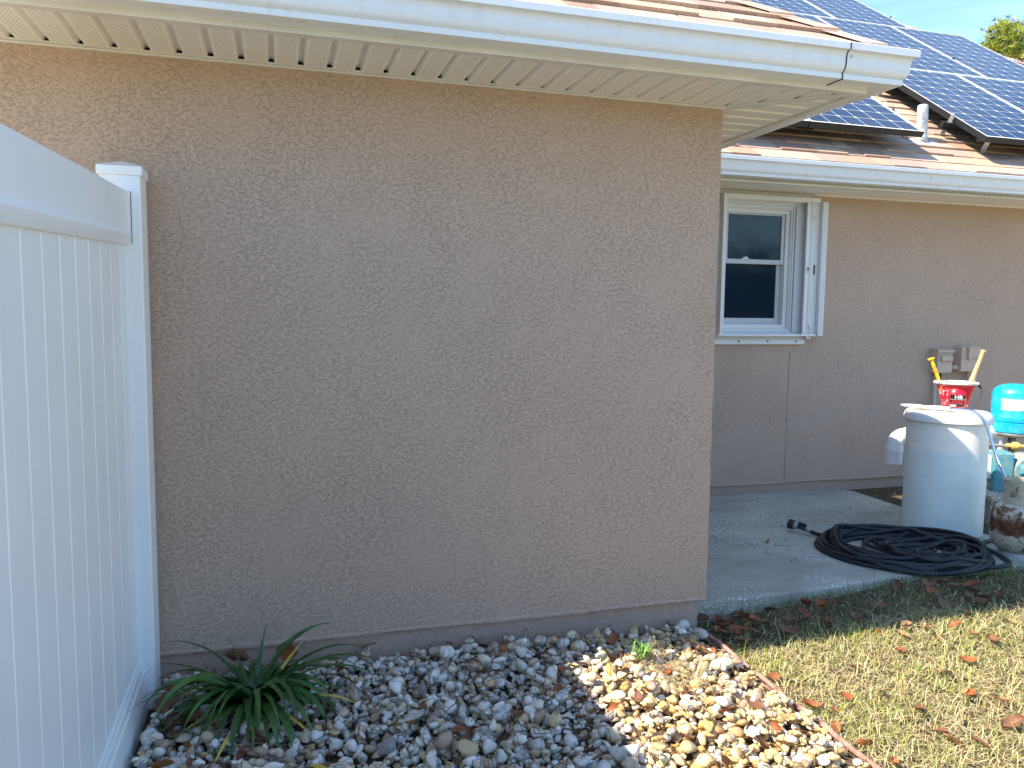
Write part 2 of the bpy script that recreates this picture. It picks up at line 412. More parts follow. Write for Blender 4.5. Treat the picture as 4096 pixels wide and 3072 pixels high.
# far wall: pieces round the window opening 1.30..1.915 x 1.175..2.13 (opening), control joint at 1.92 below the sill
WX0, WX1, WZ0, WZ1 = 1.29, 1.925, 1.165, 2.135
b = MB()
b.box(-.1, WX0, YF, YF + .2, .0, 2.23); b.box(WX1, 8.9, YF, YF + .2, 1.1, 2.23); b.box(WX0, WX1, YF, YF + .2, 1.02, WZ0); b.box(WX0, WX1, YF, YF + .2, WZ1, 2.23)
b.box(-.1, 1.918, YF + .0006, YF + .2, .0, 1.03); b.box(1.9225, 8.9, YF + .0006, YF + .2, .0, 1.11)
o = hp(b.build('far_wall', M_wall2)); o['label'] = 'recessed stucco wall with the window'
b = MB(); b.box(1.9175, 1.923, YF + .006, YF + .1, .02, 1.1); hp(b.build('control_joint', M_dark))
hp(lip('stucco_edge', [(0, YF), (5.2, YF)], 0, M_wall2, 8))
b = MB(); b.box(.0, 8.85, YF + .014, YF + .2, -.32, .0); o = hp(b.build('foundation', M_found)); o['label'] = 'painted foundation strip under the recessed wall'

# soffits -------------------------------------------------
ZS = 2.205; ZS2 = 2.224
def groove_soffit(b, lines, u0, u1, v0f, v1f, z, gw=.027, gd=.020, axis='x', taper=.05):
    # flat strips between grooves; grooves pressed upward. lines = groove left edges in u; v range given by functions of u
    edges = [u0]
    for g_ in lines:
        if g_ > u0 and g_ + gw < u1: edges += [g_, g_ + gw]
    edges.append(u1)
    def P(u, v, zz): return (u, v, zz) if axis == 'x' else (v, u, zz)
    for i in range(0, len(edges) - 1):
        a, c = edges[i], edges[i + 1]; groove = i % 2 == 1
        va0, va1, vc0, vc1 = v0f(a), v1f(a), v0f(c), v1f(c)
        if va1 <= va0 and vc1 <= vc0: continue
        if not groove:
            b.add([P(a, va0, z), P(c, vc0, z), P(c, vc1, z), P(a, va1, z)], [(0, 1, 2, 3)])
        else:
            m0, m1 = a + .006, c - .006
            for (p, zp, q, zq) in ((a, z, m0, z + gd), (m0, z + gd, m1, z + gd), (m1, z + gd, c, z)):
                b.add([P(p, v0f(p), zp), P(q, v0f(q), zq), P(q, v1f(q), zq), P(p, v1f(p), zp)], [(0, 1, 2, 3)])
            # closed outer end of the groove
            b.add([P(a, v0f(a), z), P(m0, v0f(m0), z + gd), P(m1, v0f(m1), z + gd), P(c, v0f(c), z)], [(0, 1, 2, 3)])
lines = [-2.7235 - .0125 + GP * k for k in range(-24, 31)]
b = MB(); groove_soffit(b, lines, -5.2, .40, lambda u: -.375, lambda u: (-.003 if u <= 0 else -u - .004), ZS)
o = hp(b.build('soffit', M_sofx, recalc=False)); o['label'] = 'perforated soffit panels over the near wall'
b = MB(); b.box(-5.2, .42, -.412, .0, ZS + .03, ZS + .034); b.box(.0, .42, -.40, 1.75, ZS + .0301, ZS + .0341); b.box(0.5, 9.25, 1.74, 2.13, ZS2 + .03, ZS2 + .034); hp(b.build('soffit_backing', M_dark))
b = MB(); groove_soffit(b, [3.12 + .1075 * k for k in range(-26, 55)], .36, 9.30, lambda u: 1.70, lambda u: 2.122, ZS2, gw=.007, gd=.005)
o = hp(b.build('soffit', M_soff, recalc=False)); o['label'] = 'narrow grooved soffit over the window'
lines_y = [-.349 - .012 + .118 * k for k in range(0, 18)]
b = MB(); groove_soffit(b, lines_y, -.39, 1.75, lambda u: (max(.003, -u + .004)), lambda u: .385, ZS, axis='y', gw=.022, gd=.015)
o = hp(b.build('soffit', M_sofy, recalc=False)); o['label'] = 'side soffit panels with perforation running the other way'
# mitre strip across the soffit corner
b = MB(); M_ = Matrix.Translation((0, 0, 0)) @ Matrix.Rotation(R(-45), 4, 'Z'); b.box(.004, .535, -.026, .026, ZS - .006, ZS - .001, M_); b.box(.004, .535, -.004, .004, ZS - .0085, ZS - .0055, M_)
hp(b.build('mitre_strip', M_trim))
# channel trim at the walls
b = MB(); b.sweep_xy([(0, ZS - .009), (.014, ZS - .009), (.018, ZS - .005), (.014, ZS - .002), (.024, ZS - .001), (.024, ZS + .004), (0, ZS + .004)], [(-5.2, 0), (-.002, 0)]); hp(b.build('wall_channel', M_trim, auto=40))
b = MB(); b.box(2.073, 8.9, YF - .02, YF, 2.214, 2.226); b.box(2.066, 2.076, YF - .022, YF, 2.19, 2.226); hp(b.build('wall_channel', M_trim))
# fascia: sub-band under the gutter
FZ = 2.197
def fascia(name, path, zb, mat):
    b = MB(); prof = [(-.036, zb), (0, zb), (.0015, zb + .004), (.0015, zb + .16), (-.008, zb + .16), (-.008, zb + .012), (-.036, zb + .012)]
    b.sweep_xy(prof, path); return hp(b.build(name, mat))
o = fascia('fascia', [(-5.2, -.405), (.405, -.405), (.405, 1.73)], FZ, M_trim)
o = fascia('fascia', [(.36, 1.73), (9.33, 1.73), (9.33, 4)], FZ + .018, M_trim)
GPROF = [(0, 0), (.084, 0), (.0865, .001), (.088, .018), (.083, .021), (.094, .027), (.101, .036), (.1045, .050), (.1055, .075), (.107, .086), (.112, .093), (.119, .0975), (.128, .0985), (.129, .122), (.127, .1245), (.114, .1255), (.113, .119), (.105, .085), (.08, .008), (.004, .006), (.004, .118), (0, .118)]
def gutter(name, path, z, prof=GPROF, mat=M_gutter, d0=.0025):
    b = MB(); b.sweep_xy([(d + d0, z + h) for d, h in prof], path); return hp(b.build(name, mat, auto=28))
gz = 2.2145
og = gutter('gutter', [(-5.2, -.405), (.405, -.405), (.405, 1.70)], gz); og['label'] = 'long near gutter running across the top of the picture'
og2 = gutter('gutter', [(.47, 1.73), (9.33, 1.73), (9.33, 4)], gz + .024); og2['label'] = 'lower gutter over the window'
# corner mitre box, seam line and rivets are pieces of the near gutter
def sub(o, parent): o.parent = parent; o.matrix_parent_inverse = Matrix.Identity(4); o.location = Vector(o.location) - Vector(parent.location) - H0 * 0; return o
def child_world(o, parent):   # o built in world coords; parent chain: parent -> house
    o.parent = parent
    pl = Vector(parent.location)
    base = H0 + pl if parent.parent else pl
    o.location = Vector(o.location) - base; return o
P2 = [(d + (.0018 if d > .02 else 0), h + (.0016 if h > .1 and d > .1 else (-.0018 if h < .005 else 0))) for d, h in GPROF[:17]]
P2 = P2 + [(.112, .115), (.104, .082), (.079, .004), (0, .003)]
b = MB(); b.sweep_xy([(d + .0025, gz + h) for d, h in P2], [(.215, -.405), (.405, -.405), (.405, -.22)]); child_world(b.build('corner_box', M_gutter, auto=28), og)
seam = [(d + .0035, h) for d, h in P2[:15]]
b = MB(); b.sweep_xy([(d + .0012 + .0025, gz + h - (.0012 if h < .01 else 0)) for d, h in P2[:14]] + [(.10, gz + .09), (.08, gz + .004), (0.001, gz + .002)], [(.2135, -.405), (.2175, -.405)]); child_world(b.build('seam', M_dark), og)
for (x, d, h) in ((.235, .110, .078), (.232, .0915, .030)):
    b = MB(); b.smooth = True
    b.lathe([(.0045, 0), (.004, .0018), (.0015, .0032)], 14, Matrix.Translation((x, -.405 - d - .0045, gz + h)) @ Matrix.Rotation(R(90), 4, 'X'))
    child_world(b.build('rivet', M_alu, recalc=True), og)
# drip-edge behind the far gutter
b = MB(); b.box(.5, 9.25, 1.665, 1.73, 2.352, 2.356); b.box(.5, 9.25, 1.661, 1.666, 2.35, 2.372); hp(b.build('drip_edge', M_gutter))

# roofs ---------------------------------------------------
PITCH = R(34.5); cp, sp_ = cos(PITCH), sin(PITCH)
SH = [(.66, .50, .40), (.72, .57, .47), (.62, .45, .36), (.78, .64, .53), (.68, .54, .47), (.54, .41, .35), (.74, .57, .44), (.60, .49, .45)]
def slope_pt(o, ex, x, e, h=0):    # front slopes facing -y
    return (x, o[0] + e * cp - h * sp_, o[1] + e * sp_ + h * cp)
def shingle_slope(b, orig, xl, xr, ne, seed, expo=.143):
    rnd = random.Random(seed)
    for c in range(ne):
        e0 = c * expo; e1 = e0 + expo * 1.08
        x = xl(e0) - rnd.uniform(0, .3); XR = xr(e0); XR1 = xr(e1)
        while x < XR:
            w = rnd.uniform(.12, .34); tck = rnd.choice((.007, .008, .015, .017)); x1 = x + w
            a, d = max(x, xl(e0)), min(x1, XR)
            if d - a > .01:
                at, dt = a + rnd.uniform(-.006, .006), d + rnd.uniform(-.006, .006)
                at = min(max(at, xl(e1)), XR1); dt = min(dt, XR1)
                if dt <= at: dt = at + .001
                cc = rnd.choice(SH); k = rnd.uniform(.86, 1.1); b.cur = tuple(min(.9, v * k) for v in cc)
                dz = rnd.uniform(-.002, .002)
                P = lambda xx, e, h: slope_pt(orig, None, xx, e, h)
                b.add([P(a, e0 + dz, -.004), P(d, e0 + dz, -.004), P(d, e0 + dz, tck), P(a, e0 + dz, tck), P(dt, e1, .001), P(at, e1, .001), P(dt, e1, -.004), P(at, e1, -.004)],
                      [(0, 1, 2, 3), (3, 2, 4, 5), (1, 6, 4, 2), (0, 3, 5, 7)])
            x = x1
def hip_caps(b, p0, dirv, nrm_l, nrm_r, n, seed, wid=.15, expo=.2):
    # p0 start, dirv along the hip; each cap is a bent strip
    rnd = random.Random(seed); dv = Vector(dirv).normalized()
    for i in range(n):
        s0 = Vector(p0) + dv * (i * expo); s1 = s0 + dv * (expo * 1.5)
        cc = rnd.choice(SH); b.cur = tuple(min(.9, v * 1.05) for v in cc)
        up = Vector((0, 0, 1)); lo = .020; hi = .008
        l0 = s0 + Vector(nrm_l) * wid; r0 = s0 + Vector(nrm_r) * wid; l1 = s1 + Vector(nrm_l) * wid; r1 = s1 + Vector(nrm_r) * wid
        t0, t1 = up * lo, up * hi
        b.add([l0 + t0, s0 + t0 * 1.25, r0 + t0, l1 + t1, s1 + t1 * 1.1, r1 + t1, l0 - up * .004 + t0 * .4, s0, r0 - up * .004 + t0 * .4],
              [(0, 1, 4, 3), (1, 2, 5, 4), (6, 7, 1, 0), (7, 8, 2, 1)])
# near bay front slope
E0 = .455; ZE = 2.352
on = (-E0, ZE)
b = MB(); shingle_slope(b, on, lambda e: -6.0, lambda e: E0 - e * cp, 22, 11)
# base board below and the right-hand slope of the bay
b.cur = (.12, .08, .06)
K = 3.2
b.add([(-6, -E0, ZE - .006), (E0, -E0, ZE - .006), (E0 - K, -E0 + K, ZE - .006 + K * math.tan(PITCH)), (-6, -E0 + K, ZE - .006 + K * math.tan(PITCH))], [(0, 1, 2, 3)])
b.cur = (.50, .32, .22)
b.add([(E0, -E0, ZE), (E0, 1.66, ZE), (E0 - K, 1.66 + K, ZE + K * math.tan(PITCH)), (E0 - K, -E0 + K, ZE + K * math.tan(PITCH))], [(0, 1, 2, 3)])
b.add([(-6, -E0 + K, ZE - .006 + K * math.tan(PITCH)), (E0 - K, -E0 + K, ZE - .006 + K * math.tan(PITCH)), (E0 - K, 1.66 + K, ZE + K * math.tan(PITCH)), (-6, 1.66 + K, ZE + K * math.tan(PITCH))], [(0, 1, 2, 3)])
rf1 = hp(b.build('roof', M_shingle, recalc=False)); rf1['label'] = 'near hip roof of brown asphalt shingles'
b = MB(); hd = Vector((-1, 1, math.tan(PITCH))).normalized()
L_ = Vector((-1, 0, 0)); R_ = Vector((0, 1, 0))
hip_caps(b, (E0 + .0, -E0 - .0, ZE + .004), hd, L_, R_, 26, 4, wid=.125)
hc = b.build('hip_cap', M_shingle, recalc=False); child_world(hc, rf1)
# main roof (far slope)
om = (1.66, 2.375)
hipx = lambda e: 9.38 - e * cp / 1.0
b = MB(); shingle_slope(b, om, lambda e: E0 - e * cp - .3, hipx, 52, 23)
b.cur = (.12, .08, .06); K2 = 6.2; tp = math.tan(PITCH)
b.add([(-6, 1.66, 2.369), (9.38, 1.66, 2.369), (9.38 - K2, 1.66 + K2, 2.369 + K2 * tp), (-6, 1.66 + K2, 2.369 + K2 * tp)], [(0, 1, 2, 3)])
b.cur = (.50, .32, .22)
b.add([(9.38, 1.66, 2.369), (9.38, 14, 2.369), (9.38 - K2, 14 - K2, 2.369 + K2 * tp), (9.38 - K2, 1.66 + K2, 2.369 + K2 * tp)], [(0, 1, 2, 3)])
b.add([(9.38 - K2, 1.66 + K2, 2.369 + K2 * tp), (9.38 - K2, 14 - K2, 2.369 + K2 * tp), (-6, 14 - K2, 2.369 + K2 * tp), (-6, 1.66 + K2, 2.369 + K2 * tp)], [(0, 1, 2, 3)])
b.add([(-6, 14, 2.369), (9.38, 14, 2.369), (9.38 - K2, 14 - K2, 2.369 + K2 * tp), (-6, 14 - K2, 2.369 + K2 * tp)], [(0, 1, 2, 3)])
rf2 = hp(b.build('roof', M_shingle, recalc=False)); rf2['label'] = 'main shingle roof carrying the solar panels'
b = MB(); hip_caps(b, (9.38, 1.66, 2.379), hd, L_, R_, 55, 6, wid=.13)
child_world(b.build('hip_cap', M_shingle, recalc=False), rf2)
# remaining walls so that the house is closed
b = MB(); b.box(8.88, 8.9, 2.14, 13.5, -.3, 2.3); b.box(-5.2, 9.1, 13.5, 13.6, -.3, 2.3); b.box(-5.22, -5.2, .0, 13.5, -.3, 2.3); hp(b.build('side_wall', M_wall2))
# vent pipe with flashing (on the roof slope)
vp_p = slope_pt(om, None, 3.035, .55)
lead = NT('weathered_lead', .55, .25, (.5, .5, .5)); lead.color(lead.ramp(lead.noise(28, 5, .7), [(.35, (.34, .35, .35)), (.6, (.58, .60, .62))])); lead.bump(lead.noise(30, 4, .6), .3, .004); lead = lead.m
RM = Matrix.Translation(vp_p) @ Matrix.Rotation(PITCH, 4, 'X')
b = MB(); b.box(-.13, .13, -.11, .15, .008, .012, RM)
for k in range(5): b.lathe([(.007, .012), (.006, .018), (.001, .020)], 10, RM @ Matrix.Translation((-.10 + .05 * k, -.095, 0)))
fl = b.build('flashing', lead)
b = MB(); b.smooth = True; rnd = random.Random(5)
b.lathe([(.054, -.02), (.046, .03), (.041, .05), (.043, .08), (.040, .13), (.042, .20), (.040, .255), (.038, .276), (.030, .282), (.026, .25)], 28, Matrix.Translation(vp_p), cap=True)
vpo = b.build('vent_pipe', lead); child_world(vpo, rf2); child_world(fl, rf2)
M_label = plain('grey_sticker', (.28, .29, .29), .6)
b = MB()
for (z0, z1) in ((.10, .15), (.16, .215)):
    pts = []
    for a in (-2.5, -2.35, -2.2, -2.05, -1.9):
        for z in (z0, z1): pts.append((vp_p[0] + .0435 * cos(a), vp_p[1] + .0435 * sin(a), vp_p[2] + z))
    b.add(pts, [(2 * i, 2 * i + 2, 2 * i + 3, 2 * i + 1) for i in range(4)])
o = b.build('sticker', M_label, recalc=False); o.parent = rf2; o.location = -H0 - Vector(rf2.location)

# ------------------------------------------------------------------ solar panels
POFF = .19
PO = Vector((0, 1.69, 2.385)) + Vector((0, -sp_, cp)) * POFF
PW, PH = .986, 1.606
PM = Matrix.Rotation(PITCH, 4, 'X')
def make_panel():
    r = empty('solar_panel')
    t = .046; f = .012
    b = MB(); b.box(0, PW, 0, f, -t, 0); b.box(0, PW, PH - f, PH, -t, 0); b.box(0, f, f, PH - f, -t, 0); b.box(PW - f, PW, f, PH - f, -t, 0)
    b.m = 1   # bright top lip of the frame
    for (x0, x1, y0, y1) in ((0, PW, 0, f), (0, PW, PH - f, PH), (0, f, f, PH - f), (PW - f, PW, f, PH - f)):
        b.add([(x0, y0, .0008), (x1, y0, .0008), (x1, y1, .0008), (x0, y1, .0008)], [(0, 1, 2, 3)])
    b.build('frame', [M_black_al, M_alulip], r, recalc=False)
    me = bpy.data.meshes.new('cells'); x0, x1, y0, y1 = f, PW - f, f, PH - f
    me.from_pydata([(x0, y0, -.003), (x1, y0, -.003), (x1, y1, -.003), (x0, y1, -.003)], [], [(0, 1, 2, 3)])
    uv = me.uv_layers.new(name='UVMap'); cu = .1565; cx = (PW - 6 * cu) / 2; cy = (PH - 10 * cu) / 2
    for li, (x, y) in enumerate(((x0, y0), (x1, y0), (x1, y1), (x0, y1))): uv.data[li].uv = ((x - cx) / cu, (y - cy) / cu)
    meshobj('cells', me, M_cell, r)
    b = MB(); b.box(.02, PW - .02, .02, PH - .02, -.012, -.008); b.build('backsheet', M_black_al, r)
    return r
M_alulip = plain('frame_lip', (.76, .80, .80), .45, 0, .04)
pan0 = make_panel()
lab = {
 (0, 0): 'solar panel low over the window, its right edge ending beside the vent pipe', (0, -1): 'solar panel mostly hidden behind the near gutter, left of the vent pipe panel',
 (1, 0): 'solar panel with its black left frame raised over the shingles right of the vent pipe', (1, 1): 'bottom row solar panel cut by the right edge of the photo',
 (1, 2): 'bottom row solar panel beyond the one at the picture edge',
 (2, 0): 'middle row solar panel showing just above the near hip shingles', (2, 1): 'middle row solar panel above the corner of the near gutter', (2, 2): 'middle row solar panel ending in front of the pine tree',
 (3, 0): 'top row solar panel leftmost against the near hip shingles', (3, 1): 'top row solar panel whose right edge meets the sky'}
spots = [(0, 0, 1.755, .225), (0, -1, .760, .225), (1, 0, 3.345, .250), (1, 1, 4.339, .250), (1, 2, 5.333, .250), (2, 0, 2.735, 1.868), (2, 1, 3.729, 1.868), (2, 2, 4.723, 1.868), (3, 0, 3.018, 3.486), (3, 1, 4.012, 3.486)]
def copy_tree(o, parent=None):
    c = o.copy(); COL.objects.link(c); c.parent = parent
    for ch in o.children: copy_tree(ch, c)
    return c
for i, (r_, k_, ex, ey) in enumerate(spots):
    o = pan0 if i == 0 else copy_tree(pan0)
    o.location = PO + Vector((ex, ey * cp, ey * sp_)); o.rotation_euler = (PITCH, 0, 0)
    tag(o, lab[(r_, k_)], 'solar panel', 'solar panels on the main roof')
# mounting rails, feet and clamps: one racking thing
rk = empty('panel_mount', PO); tag(rk, 'black rails and brackets holding the solar panels off the shingles', 'mount')
def PP(ex, ey, h): return Vector((ex, ey * cp - h * sp_, ey * sp_ + h * cp))
def rbox(b, ex0, ex1, ey0, ey1, h0, h1):
    Mx = Matrix.Rotation(PITCH, 4, 'X'); b.box(ex0, ex1, ey0, ey1, h0, h1, Mx)
for ey, xa, xb in ((.62, .7, 2.76), (.62, 3.26, 6.2), (1.54, 3.28, 6.2), (2.3, 2.74, 5.69), (3.1, 2.74, 5.69), (3.95, 3.02, 4.99)):
    b = MB(); rbox(b, xa, xb, ey, ey + .035, -.100, -.048); rbox(b, xa, xb, ey - .012, ey + .047, -.104, -.095); b.build('rail', M_black_al, rk)
for ex, ey in ((3.30, 1.54), (3.66, .62), (3.50, .38), (4.4, .38), (2.70, .64), (3.33, .68)):
    b = MB(); rbox(b, ex, ex + .045, ey - .06, ey + .0, -.186, -.180); rbox(b, ex, ex + .045, ey - .006, ey, -.186, -.06); b.build('bracket', M_alu, rk)
for ex, ey in ((3.325, .64), (2.742, .64), (4.333, .64), (4.717, 2.4), (3.722, 2.4), (4.006, 4.7), (4.999, 3.9), (3.0, 3.65)):
    b = MB(); rbox(b, ex, ex + .018, ey - .02, ey + .02, -.05, .003); b.smooth = True
    b.lathe([(.007, .003), (.007, .018), (.002, .020)], 10, Matrix.Translation(PP(ex + .006, ey, .0)) @ Matrix.Rotation(PITCH, 4, 'X')); b.build('clamp', M_black_al if ex > 3.4 or ex < 3 else M_alu, rk)

# ------------------------------------------------------------------ window with tracks and folding shutter (part of the house)
M_winw = white_vinyl('window_white', (.74, .745, .74), .4)
M_casing = stucco('window_reveal', (.66, .67, .68), .35, 2.0)
M_sash = plain('sash_grey_white', (.50, .52, .54), .45, 0, .04)
pane_t = NT('window_pane', .06, 0, (.008, .018, .036), .5); pane_t.b.inputs['IOR'].default_value = 1.48
pane_t.bump(pane_t.noise(3, 2, .5, .5), .12, .01); M_glass_pane = pane_t.m
win = empty('window'); hp(win)
WV = Vector((0, 0, 0))
def wp(o, parent=None):
    p = parent or win; o.parent = p
    o.location = Vector(o.location) - H0 if p is win else Vector(o.location); return o
win.location = (0, 0, 0) ; win.location = Vector((0, 0, 0))   # child of house at house origin
def wadd(name, b, mat, parent=None, **k):
    o = b.build(name, mat, None, **k); o.parent = parent or win
    o.location = -H0 if parent is None else (0, 0, 0); return o
# casing (flat stucco frame, painted white) and reveal
b = MB(); b.box(WX0 - .06, WX0, YF - .012, YF + .02, WZ0 - .02, 2.168); b.box(WX1, 2.068, YF - .012, YF + .05, WZ0 - .02, 2.168); b.box(WX0, WX1, YF - .012, YF + .03, WZ1 - .01, 2.168); b.box(WX0, WX1, YF - .012, YF + .10, 1.145, 1.178)
wadd('casing', b, M_casing, bevel=.004)
b = MB()   # frame with stepped profile
for (o_, yy, w_) in ((0, .004, .014), (.014, .018, .010), (.024, .040, .030)):
    x0, x1, z0, z1 = WX0 + .012 + o_, WX1 - .0 - o_, 1.178 + o_, WZ1 - .01 - o_
    y0 = YF + yy; y1 = YF + .14
    b.box(x0, x0 + w_, y0, y1, z0, z1); b.box(x1 - w_, x1, y0, y1, z0, z1); b.box(x0 + w_, x1 - w_, y0, y1, z0, z0 + w_); b.box(x0 + w_, x1 - w_, y0, y1, z1 - w_, z1)
wadd('frame', b, M_winw, bevel=.0015)
def sash(x0, x1, z0, z1, y, w, wb, wt):
    b = MB(); b.box(x0, x0 + w, y, y + .03, z0, z1); b.box(x1 - w, x1, y, y + .03, z0, z1); b.box(x0 + w, x1 - w, y, y + .03, z0, z0 + wb); b.box(x0 + w, x1 - w, y, y + .03, z1 - wt, z1)
    s = wadd('sash', b, M_sash, bevel=.002)
    b = MB(); b.box(x0 + w - .002, x1 - w + .002, y + .010, y + .016, z0 + wb - .002, z1 - wt + .002); p = wadd('pane', b, M_glass_pane, s); return s
s1 = sash(1.352, 1.868, 1.690, 2.085, YF + .052, .026, .035, .028); s1['label'] = 'upper sash reflecting the sky'
s2 = sash(1.352, 1.868, 1.225, 1.712, YF + .086, .036, .055, .02); s2['label'] = 'lower sash'
b = MB(); b.box(1.50, 1.56, YF + .042, YF + .06, 1.725, 1.733); b.box(1.52, 1.54, YF + .036, YF + .06, 1.733, 1.742); wadd('latch', b, M_winw)
b = MB(); b.box(1.30, 1.91, YF + .14, YF + .16, 1.15, 2.15); wadd('interior_blind', b, M_dark)
# head and sill tracks of the shutter
b = MB(); b.box(1.24, 2.07, YF - .012, YF - .002, 2.165, 2.222)                     # head flange
b.box(1.255, 2.085, YF - .075, YF - .012, 2.160, 2.184); b.box(1.255, 2.085, YF - .078, YF - .072, 2.152, 2.188); b.box(1.255, 2.085, YF - .045, YF - .040, 2.150, 2.162)
wadd('head_track', b, M_winw, bevel=.001)
b = MB(); b.box(1.235, 2.025, YF - .014, YF - .001, 1.083, 1.146); b.box(1.24, 2.085, YF - .082, YF - .014, 1.146, 1.152); b.box(1.24, 2.085, YF - .084, YF - .079, 1.146, 1.163)
b.box(1.235, 2.03, YF - .030, YF - .014, 1.083, 1.118); b.box(1.235, 2.03, YF - .022, YF - .014, 1.128, 1.134); b.box(2.02, 2.06, YF - .06, YF - .02, 1.125, 1.146)
wadd('sill_track', b, M_winw, bevel=.001)
M_screw = plain('weathered_screw', (.12, .10, .08), .5, .7)
for (x, z) in ((1.44, 2.192), (1.69, 2.192), (1.94, 2.190), (1.45, 1.106), (1.70, 1.106), (1.95, 1.106)):
    b = MB(); b.smooth = True; b.lathe([(.0075, 0), (.007, .004), (.002, .006)], 12, Matrix.Translation((x, YF - .012 if z > 2 else YF - .030, z)) @ Matrix.Rotation(R(90), 4, 'X')); wadd('screw', b, M_screw)
# left stack (edges only) and right stack of folded blades
def blade_stack(name, xs, y0, y1, label):
    b = MB()
    for x in xs:
        b.box(x, x + .010, y0, y1, 1.150, 2.160)
        b.box(x - .002, x + .012, y0 - .004, y0 + .004, 1.150, 2.160)
    o = wadd(name, b, M_winw, bevel=.0012); o['label'] = label
    return o
blade_stack('shutter_stack', (1.252, 1.266), YF - .085, YF - .01, 'narrow left stack of the folding shutter')
st = blade_stack('shutter_stack', (2.103, 2.119, 2.135), YF - .085, YF - .01, 'right stack of the folding shutter')
b = MB(); b.box(2.050, 2.100, YF - .050, YF - .044, 1.16, 2.155); b.box(2.035, 2.042, YF - .06, YF - .02, 1.16, 2.155); b.box(2.043, 2.05, YF - .055, YF - .02, 1.16, 2.155); wadd('shutter_blade', b, M_winw)
Mb = Matrix.Translation((1.975, YF - .07, 0)) @ Matrix.Rotation(R(20), 4, 'Z')
b = MB(); b.box(0, .055, -.003, .003, 1.158, 2.150, Mb); b.box(.045, .060, -.010, .010, 1.158, 2.150, Mb); b.box(-.003, .004, -.006, .006, 1.158, 2.150, Mb); wadd('shutter_blade', b, M_winw, bevel=.001)
b = MB(); b.smooth = True
b.lathe([(.016, 0), (.016, .004), (.012, .006), (.004, .007)], 20, Matrix.Translation((2.0, YF - .065, 1.650)) @ Matrix.Rotation(R(90), 4, 'X') @ Matrix.Diagonal((.8, 1.5, 1, 1))); wadd('lock', b, M_alu)
b = MB(); b.smooth = True; b.lathe([(.008, 0), (.008, .003), (.003, .0035)], 14, Matrix.Translation((2.0, YF - .0725, 1.655)) @ Matrix.Rotation(R(90), 4, 'X')); wadd('keyhole', b, M_screw)
b = MB(); b.box(2.064, 2.078, YF - .0525, YF - .050, 1.615, 1.69); wadd('slot', b, M_screw)
b = MB(); b.tube([(2.046, YF - .064, 1.23), (2.046, YF - .066, 1.16), (2.046, YF - .07, 1.13)], .004, 8); b.box(2.030, 2.060, YF - .072, YF - .06, 1.222, 1.238); wadd('bolt_pin', b, M_winw); b = MB()
b.tube([(2.035, YF - .068, 2.03), (2.048, YF - .075, 2.045), (2.055, YF - .07, 2.06)], .006, 8); wadd('hook', b, M_winw)

# ------------------------------------------------------------------ electrical boxes on the far wall
M_box = plain('tan_painted_box', (.58, .43, .33), .5, 0, .05, 10)
def ebox(name, loc, label, w, h, d, kind):
    r = empty(name, loc); tag(r, label, 'junction box', 'boxes on the recessed wall')
    b = MB(); b.box(0, w, -d, 0, 0, h); b.build('body', M_box, r, bevel=.003)
    if kind == 0:
        b = MB(); b.prism([(-d - .018, h - .022), (-d - .018, h + .001), (.0, h + .012), (.0, h), (-d - .004, h - .004), (-d - .004, h - .022)], -.006, w + .006, 'x'); b.build('hood', M_box, r)
        b = MB(); b.box(.0, w, -d - .008, -d, .004, h - .03); b.build('cover', M_box, r, bevel=.002)
        b = MB(); b.box(.025, w - .012, -d - .030, -d - .008, h * .50, h * .76); b.build('flap', M_box, r, bevel=.012)
    else:
        b = MB(); b.box(.055, w, -d - .012, -d, h * .52, h - .004); b.build('cover', M_box, r, bevel=.003)
        b = MB(); b.box(.055, .075, -d - .022, -d - .010, h * .50, h - .008); b.box(.055, .09, -d - .018, -d - .008, h * .47, h * .52); b.build('hinge', M_box, r, bevel=.002)
        b = MB(); b.prism([(0, .0), (0, .11), (-d - .004, -.004), (-d - .004, -.004)][:3], -.004, .002, 'x'); b.build('side_flange', M_box, r)
    return r
ebox('junction_box', (3.262, YF, .848), 'small tan wall box with raised flap behind the yellow handle', .15, .19, .075, 0)
ebox('junction_box', (3.50, YF, .86), 'larger tan wall box with hinged cover behind the wooden stick', .185, .205, .085, 1)
cd = empty('conduit', (3.27, YF, .3)); tag(cd, 'tan painted conduit running down and between the two wall boxes', 'conduit')
b = MB(); b.smooth = True; b.tube([(3.412 - 3.27, -.045, .59), (3.50 - 3.27, -.045, .592)], .014, 14); b.tube([(3.440 - 3.27, -.045, .59), (3.505 - 3.27, -.045, .592)], .021, 14); b.build('coupling', M_box, cd)
b = MB(); b.smooth = True; b.tube([(.03, -.03, .55), (.03, -.03, .2), (.03, -.03, -.4)], .013, 12); b.build('pipe', M_box, cd)
b = MB(); b.smooth = True; b.tube([(.36, -.03, .56), (.36, -.03, -.4)], .013, 12); b.build('pipe', M_box, cd)
b = MB(); b.smooth = True; b.tube([(.075, -.035, .55), (.078, -.035, .42)], .007, 8); b.build('cable', M_dark, cd)

